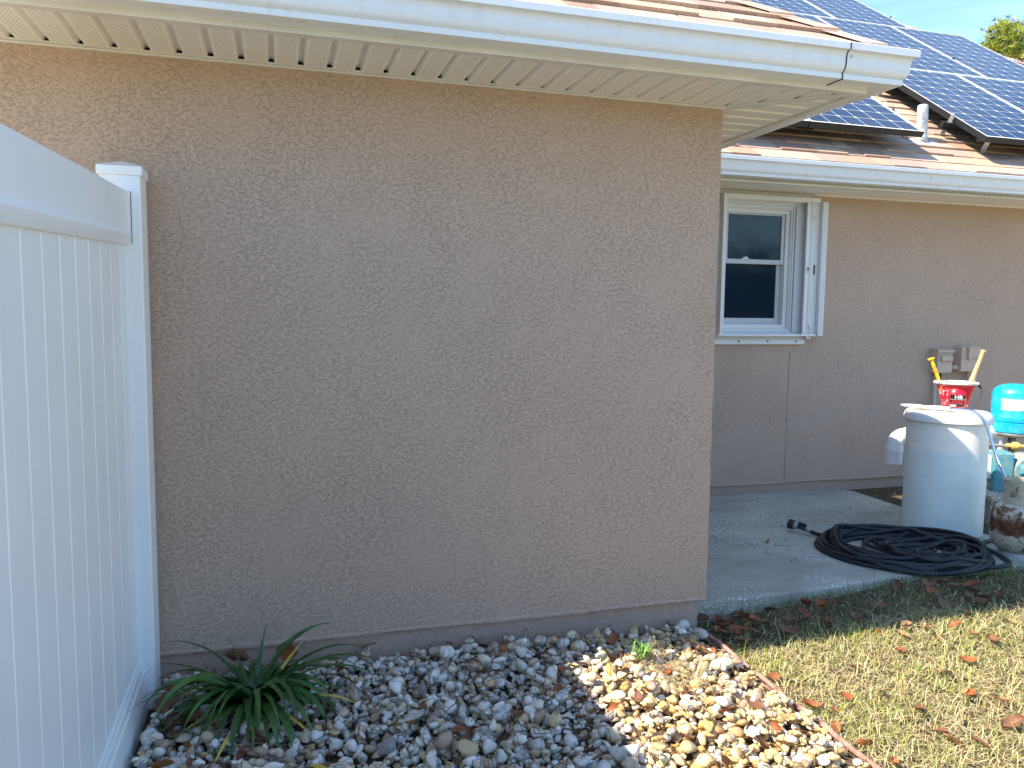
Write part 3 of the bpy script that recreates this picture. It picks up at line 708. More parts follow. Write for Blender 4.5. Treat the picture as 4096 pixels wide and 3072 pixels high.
# ------------------------------------------------------------------ vinyl fence
fence = empty('vinyl_fence', (-2.375, -.105, -.1)); tag(fence, 'tall white vinyl privacy fence butting against the near wall', 'fence')
FO = Vector(fence.location)
def fadd(name, b, mat=M_vinyl, **k):
    o = b.build(name, mat, None, **k); o.parent = fence; o.location = -FO; return o
px0, px1, py0, py1 = -2.4475, -2.3175, -.170, -.040
b = MB(); b.box(px0, px1, py0, py1, -.35, 1.772); fadd('post', b, bevel=.006)
b = MB(); b.box(px0 - .006, px1 + .006, py0 - .006, py1 + .006, 1.752, 1.784)
cx_, cy_ = (px0 + px1) / 2, (py0 + py1) / 2
b.add([(px0 - .006, py0 - .006, 1.785), (px1 + .006, py0 - .006, 1.785), (px1 + .006, py1 + .006, 1.785), (px0 - .006, py1 + .006, 1.785), (cx_, cy_, 1.808)], [(0, 1, 4), (1, 2, 4), (2, 3, 4), (3, 0, 4), (0, 3, 2, 1)])
fadd('post_cap', b, bevel=.003)
def rail_prof(pf, y0, y1, z0f):
    V = []; n = len(pf)
    for y in (y0, y1):
        for d, h in pf: V.append((-2.375 + d, y, z0f(y) + h))
    F = [(i, (i + 1) % n, n + (i + 1) % n, n + i) for i in range(n)] + [tuple(range(n))[::-1], tuple(range(n, 2 * n))]
    b = MB(); b.add(V, F); return b
SL = .046
ztop = lambda y: 1.520 + (y + .17) * SL
TR = [(-.015, 0), (.015, 0), (.024, .022), (.0255, .034), (.017, .050), (.0155, .056), (.0150, .178), (.013, .181), (-.013, .181), (-.015, .178)]
fadd('top_rail', rail_prof(TR, py0 + .001, -4.2, ztop), auto=25)
zbot = lambda y: -.04 + (y + .17) * .010
BR = [(-.03, -.20), (.032, -.20), (.032, .0), (.026, .03), (.0255, .058), (.020, .066), (.0185, .085), (.013, .094), (.0125, .103), (-.0125, .103), (-.03, .05)]
fadd('bottom_rail', rail_prof(BR, py0 + .001, -4.2, zbot), auto=25)
# boards with real v-grooves
prof = []; y = py0 - .045; rnd = random.Random(1)
ys = []; yb = -.29
xs_ = [(-2.3775, py0 + .004), (-2.3775, -.19)]
pts = [(py0 + .004, 0)]
while yb > -4.1:
    pts += [(yb + .0055, 0), (yb, -.0045), (yb - .0025, -.0045), (yb - .0045, 0)]
    yb -= .1525
pts.append((-4.2, 0)); V = []
for (yy, d) in pts:
    V += [(-2.369 + d, yy, zbot(yy) + .04), (-2.369 + d, yy, ztop(yy) + .03), (-2.385, yy, ztop(yy) + .03), (-2.385, yy, zbot(yy) + .04)]
F = []
for i in range(len(pts) - 1):
    for j in range(4): F.append((i * 4 + j, i * 4 + (j + 1) % 4, i * 4 + 4 + (j + 1) % 4, i * 4 + 4 + j))
b = MB(); b.add(V, F); fadd('board_panel', b)
b = MB(); b.box(-2.3725, -2.3655, py0 - .012, py0 + .002, .05, 1.535); fadd('edge_trim', b)
# thin dark gap lines at rail sockets
b = MB(); b.box(-2.3505, -2.3485, py0 - .0012, py0 + .002, 1.525, 1.700); fadd('rail_socket', b, M_dark)
b = MB(); b.smooth = False
# far post out of frame carries the fence
b.box(-2.44, -2.31, -2.35, -2.22, -.3, 1.70); 
fadd('post', b, bevel=.006)

# ------------------------------------------------------------------ gravel
def ico(sub):
    bm = bmesh.new(); bmesh.ops.create_icosphere(bm, subdivisions=sub, radius=1)
    v = np.array([x.co[:] for x in bm.verts]); f = np.array([[q.index for q in x.verts] for x in bm.faces]); bm.free(); return v, f
IV, IF = ico(3); IV2, IF2 = ico(2)
rng = np.random.default_rng(7)
def variant(v, kind, rg):
    p = v.copy()
    for _ in range(5):
        d = rg.normal(size=3); d /= np.linalg.norm(d); ph = rg.uniform(0, 6); fr = rg.uniform(1, 2.6)
        p += p * (np.sin(v @ d * fr + ph) * rg.uniform(.02, .065))[:, None]
    if kind >= 1:
        for _ in range(5 if kind == 1 else 9):
            d = rg.normal(size=3); d /= np.linalg.norm(d); h = rg.uniform(.42, .80); s = p @ d; ex = np.clip(s - h, 0, None); p -= d * (ex * .92)[:, None]
    for _ in range(6):
        d = rg.normal(size=3); d /= np.linalg.norm(d); p += p * (np.sin(v @ d * rg.uniform(4, 8) + rg.uniform(0, 6)) * .018)[:, None]
    return p / np.abs(p).max()
VARS = [variant(IV2, (1, 2, 2, 0, 1, 2)[i % 6], rng) for i in range(30)]
BIGV = [variant(IV, (0, 1, 0, 2)[i % 4], rng) for i in range(12)]
def rotm(a, b_, c):
    return np.array(Matrix.Rotation(a, 3, 'Z') @ Matrix.Rotation(b_, 3, 'X') @ Matrix.Rotation(c, 3, 'Y'))
gx0, gx1, gy0, gy1, gs = -2.40, -.07, -1.55, .012, .004
NX, NY = int((gx1 - gx0) / gs), int((gy1 - gy0) / gs)
HM = np.full((NX, NY), -.128)
# soil heaps: ground rises slightly towards the left wall foot
XXg = gx0 + (np.arange(NX) + .5) * gs; YYg = gy0 + (np.arange(NY) + .5) * gs
HM += (np.clip((-.9 - XXg) / 1.4, 0, 1) * .022)[:, None] + (.006 * np.sin(XXg * 5)[:, None] * np.cos(YYg * 4)[None, :])
CW = [((.80, .79, .75), 5.6), ((.60, .60, .58), 2.4), ((.68, .60, .46), 2.6), ((.54, .42, .30), 2.2), ((.42, .29, .21), 1.3), ((.52, .48, .43), 1.6), ((.32, .30, .30), .9), ((.82, .79, .72), 3.0), ((.64, .48, .27), 1.2), ((.52, .38, .31), .8)]
cw = np.array([w for c, w in CW]); cw /= cw.sum(); cc = np.array([c for c, w in CW])
def drop(x, y, a, b_, c, sink=.30):
    r = max(a, b_); i0, i1 = int((x - r - gx0) / gs), int((x + r - gx0) / gs) + 1; j0, j1 = int((y - r - gy0) / gs), int((y + r - gy0) / gs) + 1
    i0, i1, j0, j1 = max(0, i0), min(NX, i1), max(0, j0), min(NY, j1)
    if i1 <= i0 or j1 <= j0: return None
    X = XXg[i0:i1][:, None] - x; Y = YYg[j0:j1][None, :] - y; q = (X * X + Y * Y) / (r * r * .8); m = q < 1
    if not m.any(): return None
    S = HM[i0:i1, j0:j1]; lens = c * np.sqrt(np.clip(1 - q, 0, 1))
    z = np.percentile((S + lens * .9)[m], 62)
    z = min(z, S[m].max() + c * .8) - c * sink * .3
    S[m] = np.maximum(S[m], (z + lens * .86)[m]); return z
PV, PF, PC, off = [], [], [], 0
def inbed(x, y, r):
    return (-2.33 + r * .6 < x < -.098 - r * 1.15) and (y < -.004 - r * .9) and not (x < -2.30 and y > -.19)
big = []
for n_, rlo, rhi in ((3300, .010, .018), (2700, .011, .021), (1250, .014, .025), (240, .023, .034)):
    for _ in range(n_):
        r = rng.uniform(rlo, rhi); x = rng.uniform(-2.34, -.09); y = rng.uniform(-1.5, 0)
        # keep only what could ever be seen
        if not inbed(x, y, r): continue
        el = rng.uniform(.62, 1.0); fl = rng.uniform(.5, .85); a, b2, c = r * 1.18, r * el * 1.05, r * fl
        z = drop(x, y, a, b2, c)
        if z is None or z > -.045: continue
        v = VARS[rng.integers(len(VARS))] * np.array([a, b2, c]); m = rotm(rng.uniform(0, 6.28), rng.normal(0, .35), rng.normal(0, .35))
        PV.append(v @ m.T + np.array([x, y, z])); PF.append(IF2 + off); off += len(v)
        k = rng.choice(len(cc), p=cw); col = cc[k] * rng.uniform(.82, 1.1)
        if x > -.75 and rng.random() < (.6 if y < -.5 else .35): col = col * np.array([1.04, .88, .50])  # warm sunlight tinted into pebble colours on the lit side of the bed
        PC.append(np.tile(col, (len(v), 1)))
def pebble_mat():
    t = NT('river_pebble', .62, 0, (.6, .6, .6), .35)
    c = t.attr(); n = t.noise(28, 5, .65, .6); n2 = t.noise(110, 4, .7); n3 = t.noise(45, 3, .6, 1.2, vec=t.mapping(scale=(1, 1, 3)))
    st = t.ramp(n, [(.42, (1, 1, 1)), (.62, (.84, .73, .58)), (.75, (.62, .5, .4))])
    c = t.mix(.75, c, st, 'MULTIPLY'); c = t.mix(t.ramp(n2, [(.42, .0), (.72, .32)]), c, (.22, .2, .18))
    c = t.mix(t.ramp(n3, [(.60, 0.0), (.66, .35)]), c, (.75, .74, .72)); t.color(c); t.bump(n2, .6, .003); return t.m
M_peb = pebble_mat()
gr = arrays_obj('gravel', np.concatenate(PV), np.concatenate(PF), M_peb, colors=np.concatenate(PC), smooth=True)
tag(gr, 'bed of white, tan and grey river pebbles along the near wall', 'gravel', kind='stuff')
# larger stones one can point at
stones = [
 (-.115, -.155, .062, .034, .026, (.50, .49, .46), .55, 'long grey river stone lying at the bed corner beside the lawn', 1.35),
 (-.165, -.070, .044, .034, .028, (.55, .54, .52), .2, 'blunt pale grey stone against the foundation corner', .2),
 (-.20, -.465, .052, .034, .024, (.66, .60, .47), .3, 'large smooth cream stone in the sun near the edging', -.1),
 (-.155, -.800, .044, .026, .022, (.60, .50, .30), .3, 'big yellow stone near the lower end of the edging', .3),
 (-.70, -.175, .034, .032, .036, (.66, .61, .50), .3, 'tall rounded cream stone just inside the sunlit patch', .4),
 (-1.62, -.085, .040, .033, .030, (.62, .62, .60), .3, 'upright white diamond shaped stone below the near wall', .9),
 (-1.27, -.055, .042, .024, .024, (.52, .48, .38), .3, 'greenish tan oval stone touching the foundation', .1),
 (-1.44, -.55, .050, .038, .026, (.60, .58, .53), .3, 'wide flat pale stone in the middle of the shaded gravel', .2),
 (-1.55, -.99, .048, .036, .022, (.68, .68, .66), .3, 'smooth white oval stone at the bottom of the photo left of centre', .1),
 (-1.15, -.62, .038, .023, .021, (.62, .62, .62), .3, 'speckled white oblong stone in the shaded gravel', .1),
 (-2.04, -.055, .044, .030, .026, (.66, .67, .67), .3, 'angular white rock behind the strap leaf plant', .5),
 (-2.24, -.16, .040, .034, .028, (.55, .56, .57), .3, 'grey white stone beside the fence post foot', .8),
 (-2.16, -.19, .042, .032, .028, (.58, .58, .58), .3, 'pale mottled stone left of the strap leaf plant', .3),
 (-2.215, -.655, .034, .036, .030, (.62, .62, .56), .3, 'round greenish white stone near the fence bottom rail', .2),
 (-.95, -1.03, .040, .028, .028, (.60, .58, .54), .3, 'white stone at the bottom edge right of centre', 1.1),
 (-.36, -.75, .040, .026, .022, (.62, .56, .42), .3, 'broad cream stone in the sunlit gravel', .5),
]
for i, (x, y, a, b2, c, col, _, lb, rz) in enumerate(stones):
    z = drop(x, y, a, b2, c, .1) or -.1
    z = min(z, -.085)
    v = BIGV[i % len(BIGV)] * np.array([a, b2, c]) @ rotm(rz, rng.normal(0, .12), rng.normal(0, .12)).T
    me = arrays_obj('river_stone', v, IF, M_peb, colors=np.tile(np.array(col), (len(v), 1)), smooth=True)
    me.location = (x, y, z + .004); tag(me, lb, 'stone', 'larger stones in the gravel bed')

# edging strip between bed and lawn
t = NT('faded_edging', .7, 0, (.42, .22, .17)); t.color(t.ramp(t.noise(25, 5, .7), [(.35, (.26, .13, .10)), (.6, (.45, .26, .21)), (.75, (.55, .38, .31))])); M_edging = t.m
b = MB(); b.smooth = True
path = [(-.082 + .006 * sin(i * .5), -.13 - i * .05, -.102 + .004 * sin(i * .8)) for i in range(8)]; b.tube(path, .009, 10)
path = [(-.085 + .007 * sin(3 + i * .45), -.52 - i * .05, -.104 + .004 * sin(i * .9)) for i in range(7)]; b.tube(path, .009, 10)
path = [(-.092 + .006 * sin(1 + i * .4), -.80 - i * .05, -.106 + .003 * sin(i * .9)) for i in range(18)]; b.tube(path, .010, 10)
b.smooth = False; b.box(-.088, -.083, -1.7, -.12, -.2, -.122)
e_ = b.build('garden_edging', M_edging); tag(e_, 'faded pinkish brown plastic edging between gravel and lawn', 'edging')

# ------------------------------------------------------------------ grass
rg = np.random.default_rng(21)
def slab_y(x):
    xs = np.array([p[0] for p in edge] + [3.6]); ys_ = np.array([p[1] for p in edge] + [.215]); return np.interp(x, xs, ys_)
def blades(N, xr, yr, hl, wl_, lean, cols, cwt, zoff=0., seg=3, flt=None, patch=True):
    x = rg.uniform(*xr, N); y = rg.uniform(*yr, N)
    ok = (y < slab_y(x) + .012) & ~((y > -.20 - .06 * np.sin(x * 5)) & (rg.uniform(0, 1, N) < .62))
    if flt is not None: ok &= flt(x, y)
    x, y = x[ok], y[ok]; N = len(x)
    L = rg.uniform(*hl, N) * rg.uniform(.7, 1.3, N); w = rg.uniform(*wl_, N); th = rg.uniform(0, 2 * pi, N); ln = np.clip(rg.normal(lean, .3, N), 0.05, 1.5)
    z = gh(x, y) + zoff + rg.uniform(-.004, .006, N)
    d = np.stack([np.cos(th), np.sin(th)], 1); sd_ = np.stack([-d[:, 1], d[:, 0]], 1)
    V = np.zeros((N, (seg + 1) * 2, 3)); crv = rg.uniform(.1, .9, N)
    px = np.zeros(N); pz = np.zeros(N); kink = rg.normal(0, .35, N)
    side = np.zeros(N)
    for s_ in range(seg + 1):
        f = s_ / seg; ww = w * (1 - f ** 1.6 * .85) * .5
        cxp = x + d[:, 0] * px + sd_[:, 0] * side; cyp = y + d[:, 1] * px + sd_[:, 1] * side
        for q, sg in enumerate((-1, 1)):
            V[:, s_ * 2 + q, 0] = cxp + sd_[:, 0] * ww * sg; V[:, s_ * 2 + q, 1] = cyp + sd_[:, 1] * ww * sg; V[:, s_ * 2 + q, 2] = z + pz
        a = np.clip(ln + crv * f, 0, 1.62); px = px + np.sin(a) * L / seg; pz = pz + np.cos(a) * L / seg; side = side + kink * L / seg * f
    base = (np.arange(N) * (seg + 1) * 2)[:, None, None]
    F = np.array([[2 * s_, 2 * s_ + 1, 2 * s_ + 3, 2 * s_ + 2] for s_ in range(seg)])[None] + base
    cols = np.array(cols); k = rg.choice(len(cols), N, p=np.array(cwt) / np.sum(cwt)); c = cols[k] * rg.uniform(.75, 1.2, N)[:, None]
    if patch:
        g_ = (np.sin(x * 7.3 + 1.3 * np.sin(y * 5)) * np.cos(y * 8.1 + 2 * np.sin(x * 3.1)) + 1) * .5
        c = c * np.where((y > -.18) & (rg.uniform(0, 1, N) < .7), .55, 1.0)[:, None]  # shade put into blade colour: most blades houseward of the shadow line darkened
    return V.reshape(-1, 3), F.reshape(-1, 4), np.repeat(c, (seg + 1) * 2, 0)
TAN = [(.56, .47, .25), (.44, .36, .18), (.66, .57, .33), (.28, .21, .11)]; GRN = [(.22, .29, .055), (.29, .35, .07), (.15, .22, .05), (.38, .40, .11)]
def gpatch(x, y): return np.sin(x * 6.1 + 1.7 * np.sin(y * 4.3)) * np.cos(y * 7.7 + 2 * np.sin(x * 2.9)) + .5 * np.sin(x * 17 + y * 11)
xr, yr = (-.075, 3.0), (-1.75, .24)
fr = lambda x, y: (y > -1.35 - .15 * 0) & (x < 2.6 + y * .9 + .6)
A_ = []
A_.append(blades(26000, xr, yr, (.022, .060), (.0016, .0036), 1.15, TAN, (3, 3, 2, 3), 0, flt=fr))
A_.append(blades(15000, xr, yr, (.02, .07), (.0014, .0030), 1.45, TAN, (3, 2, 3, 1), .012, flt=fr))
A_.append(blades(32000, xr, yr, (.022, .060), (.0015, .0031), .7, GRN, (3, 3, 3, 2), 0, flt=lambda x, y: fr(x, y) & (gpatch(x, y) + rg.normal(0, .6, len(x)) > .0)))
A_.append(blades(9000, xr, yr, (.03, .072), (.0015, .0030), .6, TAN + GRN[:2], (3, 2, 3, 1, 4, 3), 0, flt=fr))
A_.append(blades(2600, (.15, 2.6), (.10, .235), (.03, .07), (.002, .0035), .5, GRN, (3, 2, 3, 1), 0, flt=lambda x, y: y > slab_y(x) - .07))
V, F, Cc, o_ = [], [], [], 0
for v_, f_, c_ in A_: V.append(v_); F.append(f_ + o_); Cc.append(c_); o_ += len(v_)
t = NT('grass_blade', .7, 0, (.3, .3, .1), .25); t.color(t.attr())
t.b.inputs['Transmission Weight'].default_value = 0
M_grass = t.m
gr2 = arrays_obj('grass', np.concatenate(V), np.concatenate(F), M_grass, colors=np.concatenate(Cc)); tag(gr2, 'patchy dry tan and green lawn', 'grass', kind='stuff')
# weeds and litter in the bare soil behind the tank
edge_b = edge
def dbl(N, xr, yr, zf, hl, cols, lean):
    global gh, slab_y
    g0, s0 = gh, slab_y; gh = lambda x, y: np.full_like(x, zf); slab_y = lambda x: np.full_like(x, 9.)
    r_ = blades(N, xr, yr, hl, (.0012, .003), lean, cols, [1] * len(cols)); gh, slab_y = g0, s0; return r_
A_ = [dbl(3500, (2.48, 3.6), (.64, 2.1), -.09, (.015, .05), TAN + [(.16, .11, .07)], 1.3), dbl(500, (2.5, 3.6), (.66, 2.0), -.09, (.03, .07), GRN, .5)]
V, F, Cc, o_ = [], [], [], 0
for v_, f_, c_ in A_: V.append(v_); F.append(f_ + o_); Cc.append(c_); o_ += len(v_)
tag(arrays_obj('weeds', np.concatenate(V), np.concatenate(F), M_grass, colors=np.concatenate(Cc)), 'dry litter and weeds on the bare soil by the recessed wall', 'weeds', kind='stuff')

# pine needles and twigs on gravel
def needles(N, xr, yr, name, label, zf, lo=.05, hi=.13, cols=((.10, .055, .03), (.16, .09, .05), (.30, .22, .13)), w=.0012):
    A = []; o = 0; V, F, Cq = [], [], []
    for i in range(N):
        x, y = rg.uniform(*xr), rg.uniform(*yr); th = rg.uniform(0, 2 * pi); L = rg.uniform(lo, hi); k = rg.normal(0, 5); z0 = zf(x, y)
        n = 6; col = np.array(cols[rg.integers(len(cols))]) * rg.uniform(.7, 1.3)
        P = []
        a = th; X, Y = x, y
        for s_ in range(n + 1):
            Z = max(zf(X, Y), z0 - .02) + .004 + rg.uniform(0, .003); P.append((X, Y, Z)); X += cos(a) * L / n; Y += sin(a) * L / n; a += k * L / n
        for s_ in range(n + 1):
            dx, dy = -sin(th), cos(th); ww = w
            V += [(P[s_][0] - dx * ww, P[s_][1] - dy * ww, P[s_][2]), (P[s_][0] + dx * ww, P[s_][1] + dy * ww, P[s_][2] + .0006), (P[s_][0], P[s_][1], P[s_][2] + w * 1.6)]
            Cq += [col] * 3
        for s_ in range(n):
            for q in range(3): F.append((o + s_ * 3 + q, o + s_ * 3 + (q + 1) % 3, o + s_ * 3 + 3 + (q + 1) % 3, o + s_ * 3 + 3 + q))
        o += (n + 1) * 3
    return tag(arrays_obj(name, V, F, M_grass, colors=np.array(Cq)), label, name.replace('_', ' '), kind='stuff')
def hmz(x, y):
    i, j = int((x - gx0) / gs), int((y - gy0) / gs)
    if 0 <= i < NX and 0 <= j < NY: return float(HM[i, j])
    return -.11
needles(900, (-2.3, -.12), (-1.3, -.02), 'pine_needles', 'thin brown pine needles scattered over the gravel', hmz)
needles(34, (.25, 2.2), (.3, 1.9), 'pine_needle_litter', 'few stray needles and twigs on the concrete slab', lambda x, y: -.0695, .04, .12)
# dry thatch tuft in the sunlit gravel
needles(420, (-.50, -.34), (-.62, -.30), 'dry_thatch', 'matted dry grass tangle in the sunlit gravel', lambda x, y: hmz(x, y) + rg.uniform(0, .015), .02, .05, ((.45, .38, .22), (.52, .46, .30)), .0007)

# ------------------------------------------------------------------ fallen leaves (things, shared label per place)
def leaf_mesh(rgn, col, size):
    n = 9; m = 5; V = []; F = []; curl = rgn.uniform(.3, 1.6); bend = rgn.uniform(-1.2, 1.4); tw = rgn.uniform(-.8, .8); lob = rgn.uniform(.0, .25); ph = rgn.uniform(0, 6)
    for i in range(n):
        f = i / (n - 1); wd = size * .30 * (sin(pi * min(1, f * 1.02)) ** .65) * (1 + lob * sin(f * 14 + ph)) + .0008
        X = size * (f - .5); Z0 = size * .22 * bend * (f - .5) ** 2 * 2
        for j in range(m):
            g_ = (j / (m - 1) - .5) * 2; yy = g_ * wd; zz = Z0 + curl * size * .12 * g_ * g_ + tw * .12 * size * g_ * (f - .5) + rgn.normal(0, .012) * size * .3
            V.append((X, yy, zz))
    for i in range(n - 1):
        for j in range(m - 1): F.append((i * m + j, i * m + j + 1, i * m + m + j + 1, i * m + m + j))
    me = bpy.data.meshes.new('dead_leaf'); me.from_pydata(V, [], F); me.polygons.foreach_set('use_smooth', np.ones(len(F), bool))
    return me
def leaf_mat(name, c0, c1):
    t = NT(name, .6, 0, c0, .35); t.color(t.ramp(t.noise(35, 5, .7), [(.35, c0), (.65, c1)])); return t.m
LM = [leaf_mat('leaf_rust', (.20, .060, .022), (.34, .12, .04)), leaf_mat('leaf_brown', (.12, .055, .03), (.22, .10, .055)), leaf_mat('leaf_tan', (.30, .16, .08), (.45, .27, .14)), leaf_mat('leaf_yellow', (.40, .27, .04), (.55, .40, .08))]
rl = np.random.default_rng(5); LMESH = []
for i in range(14):
    me = leaf_mesh(rl, None, 1.0); LMESH.append(me)
def leaf(x, y, z, size, mi, label, grp, rx=None, cat='leaf'):
    me = LMESH[rl.integers(len(LMESH))].copy(); me.materials.append(LM[mi]); o = bpy.data.objects.new('dead_leaf', me); COL.objects.link(o)
    o.scale = (size,) * 3; o.location = (x, y, z + size * .07); o.rotation_euler = (rx if rx is not None else rl.normal(0, .35), rl.normal(0, .3), rl.uniform(0, 6.28))
    tag(o, label, cat, grp); return o
G1, G2, G3, G4 = 'leaves on the sunlit lawn', 'leaves on the shaded lawn strip', 'leaves on the gravel', 'leaves on the slab'
L1, L2, L3 = 'dead rust brown leaf lying curled on the sunlit lawn', 'dark dead leaf in the shaded grass in front of the slab', 'brown dead leaf among the shaded pebbles'
KN = ['rust red', 'dark brown', 'pale tan', 'yellow']
def lab_of(mi, sz, where, big=.055): return ('large ' if sz > big else 'small ') + KN[mi] + ' dead leaf ' + where
def lawn_zone(x, y):
    if y > -.36: return 'on the sunlit lawn along the shadow line'
    if x < .12: return 'on the sunlit lawn beside the edging'
    if y < -.85: return 'on the sunlit lawn at the bottom of the photo'
    return 'on the sunlit lawn towards the right edge of the photo' if x > .75 else 'in the middle of the sunlit lawn'
for i in range(52):
    x, y = rl.uniform(-.05, 1.5), rl.uniform(-1.25, -.22); sz = rl.uniform(.035, .085); mi = rl.choice([0, 0, 1, 2, 1])
    leaf(x, y, gh(x, y) + .018, sz, mi, lab_of(mi, sz, lawn_zone(x, y)), G1, rl.normal(0, .55))
for i in range(46):
    if i < 34: x, y = rl.uniform(-.02, 1.6), rl.uniform(-.2, .10)
    else: x, y = rl.uniform(-.02, .25), rl.uniform(-.12, .10)
    sz = rl.uniform(.05, .10); mi = rl.choice([1, 1, 1, 0])
    leaf(x, y, gh(x, y) + .016, sz, mi, lab_of(mi, sz, 'in the shaded grass ' + ('beside the foundation corner' if x < .3 else 'in front of the hose coil' if x > 1.0 else 'along the slab edge'), .075), G2)
for i in range(104):
    if i < 80: x, y = rl.uniform(-2.28, -.80), rl.uniform(-1.25, -.03)
    else: x, y = rl.uniform(-2.30, -1.75), rl.uniform(-.75, -.05)
    sz = rl.uniform(.035, .08); mi = rl.choice([1, 1, 1, 0])
    leaf(x, y, hmz(x, y) + .002, sz, mi, lab_of(mi, sz, 'among the shaded pebbles ' + ('round the strap leaf plant' if x < -1.7 else 'near the wall foot' if y > -.3 else 'in the middle of the bed' if x < -1.2 else 'near the sunlit patch')), G3, rl.normal(0, .7))
for i in range(40):
    x, y = rl.uniform(-.75, -.12), rl.uniform(-1.2, -.05); sz = rl.uniform(.035, .08); mi = rl.choice([0, 0, 2, 1])
    leaf(x, y, hmz(x, y) + .002, sz, mi, lab_of(mi, sz, 'on the sunlit pebbles ' + ('near the small weed' if y > -.45 else 'by the edging' if x > -.35 else 'low in the sunlit patch')), G3, rl.normal(0, .7))
leaf(-2.19, -.42, hmz(-2.19, -.42) + .02, .15, 1, 'large dark brown oak leaf beside the fence bottom rail', G3, .15)
leaf(-2.26, -.30, hmz(-2.2, -.3) + .02, .09, 1, 'brown leaf standing against the fence rail end', G3, .6)
leaf(-1.78, -.86, hmz(-1.78, -.86) + .01, .065, 3, 'bright yellow leaf on the shaded gravel', G3, .3)
leaf(-.78, -.33, hmz(-.78, -.33) + .01, .05, 3, 'small golden leaf at the shadow line on the gravel', G3, .3)
leaf(-2.05, -.09, hmz(-2.05, -.09) + .05, .10, 1, 'upright brown leaf behind the strap leaf plant', G3, 1.2)
leaf(-1.86, -.05, hmz(-1.86, -.05) + .04, .11, 0, 'tall curled rust leaf leaning on the foundation', G3, 1.3)
leaf(.96, .93, -.069, .04, 2, 'small tan leaf on the slab left of the hose nozzle', G4, .1)
leaf(.02, .78, -.069, .06, 0, 'red brown leaf on the slab touching the near wall', G4, .1)
leaf(.02, .38, -.069, .06, 0, 'dark red leaf on the slab near its front left corner', G4, .1)
leaf(1.20, .53, -.069, .11, 1, 'brown leaf pinned under the left side of the hose coil', G4, .1)

# ------------------------------------------------------------------ strap-leaf plant
def strap(b, base, th, L, w, up, droop, fold=.35, seg=12, twist=0):
    P = Vector(base); a = up; d = Vector((cos(th), sin(th), 0)); s_ = Vector((-sin(th), cos(th), 0)); ring = []
    for i in range(seg + 1):
        f = i / seg; ww = w * (.55 + .9 * f if f < .45 else .95 * (1 - (f - .45) / .55) ** .8 + .0) * .5 + .0004
        t_ = d * cos(a) + Vector((0, 0, 1)) * sin(a); nrm = (Vector((0, 0, 1)) * cos(a) - d * sin(a))
        ss = (s_ * cos(twist * f) + nrm * sin(twist * f)).normalized()
        ring.append((P - ss * ww + nrm * ww * fold, P.copy(), P + ss * ww + nrm * ww * fold))
        P = P + t_ * (L / seg); a -= droop / seg * (0.4 + 1.2 * f); P.z = max(P.z, -.085)
    V = [q for r in ring for q in r]; F = []
    for i in range(seg): F += [(i * 3, i * 3 + 1, i * 3 + 4, i * 3 + 3), (i * 3 + 1, i * 3 + 2, i * 3 + 5, i * 3 + 4)]
    b.add(V, F)
def green_leaf_mat(name, a, c):
    t = NT(name, .42, 0, a, .5); t.color(t.mix(.5, t.ramp(t.noise(9, 4, .6), [(.35, a), (.65, c)]), t.attr(), 'MULTIPLY')); return t.m
M_strap = green_leaf_mat('strap_leaf_green', (.018, .062, .012), (.045, .125, .022))
M_yel = green_leaf_mat('strap_leaf_yellow', (.50, .42, .07), (.62, .50, .12))
plant = empty('strap_leaf_plant', (-1.975, -.325, -.10)); tag(plant, 'dark green strap leaf lily clump in the shaded gravel by the fence', 'plant')
rnd = random.Random(12); b = MB(); b.smooth = True
for i in range(104):
    th = rnd.uniform(0, 2 * pi); L = rnd.uniform(.24, .50); up = rnd.uniform(.55, 1.25); dr = rnd.uniform(1.7, 3.0)
    if sin(th) > .3: L = min(L, .24); up = max(up, 1.05)
    b.cur = tuple(rnd.uniform(.55, 1.9) for _ in range(1)) * 3
    strap(b, (rnd.uniform(-.03, .03), rnd.uniform(-.03, .03), .0), th, L, rnd.uniform(.020, .034), up, dr * rnd.uniform(.8, 1.25), twist=rnd.uniform(-1.0, 1.0))
for (th, L, up, dr) in ((1.25, .30, 1.3, .7), (2.2, .30, 1.3, .9), (.35, .42, 1.2, 1.5), (2.9, .45, 1.2, 1.75), (.0, .46, 1.0, 1.7), (3.4, .44, .85, 1.7), (.15, .42, 1.35, 1.7), (-.5, .50, .9, 1.5), (3.05, .40, .8, .9), (-1.5, .48, .95, 2.0), (-1.2, .45, 1.0, 2.1), (-.25, .5, .9, 1.4), (-2.7, .46, .8, 1.5)):
    b.cur = (1, 1, 1); strap(b, (rnd.uniform(-.02, .02), rnd.uniform(-.02, .02), .0), th, L, .019 if up > 1.25 else .024, up, dr, twist=.9 if up > 1.25 else .2)
b.build('foliage', M_strap, plant, recalc=False)
for (th, L, up, dr) in ((-2.5, .26, .35, 1.0), (-1.9, .30, .35, .9), (-2.3, .22, .5, 1.2), (.6, .2, .9, .4), (-.35, .32, .4, 1.3), (-1.0, .24, .4, 1.0)):
    b = MB(); b.smooth = True; b.cur = (1, 1, 1); strap(b, (rnd.uniform(-.03, .03), rnd.uniform(-.03, .03), .0), th, L * 1.35, .022, up, dr); o = b.build('withered_leaf', M_yel, plant, recalc=False); o['label'] = 'yellowed dying leaf'
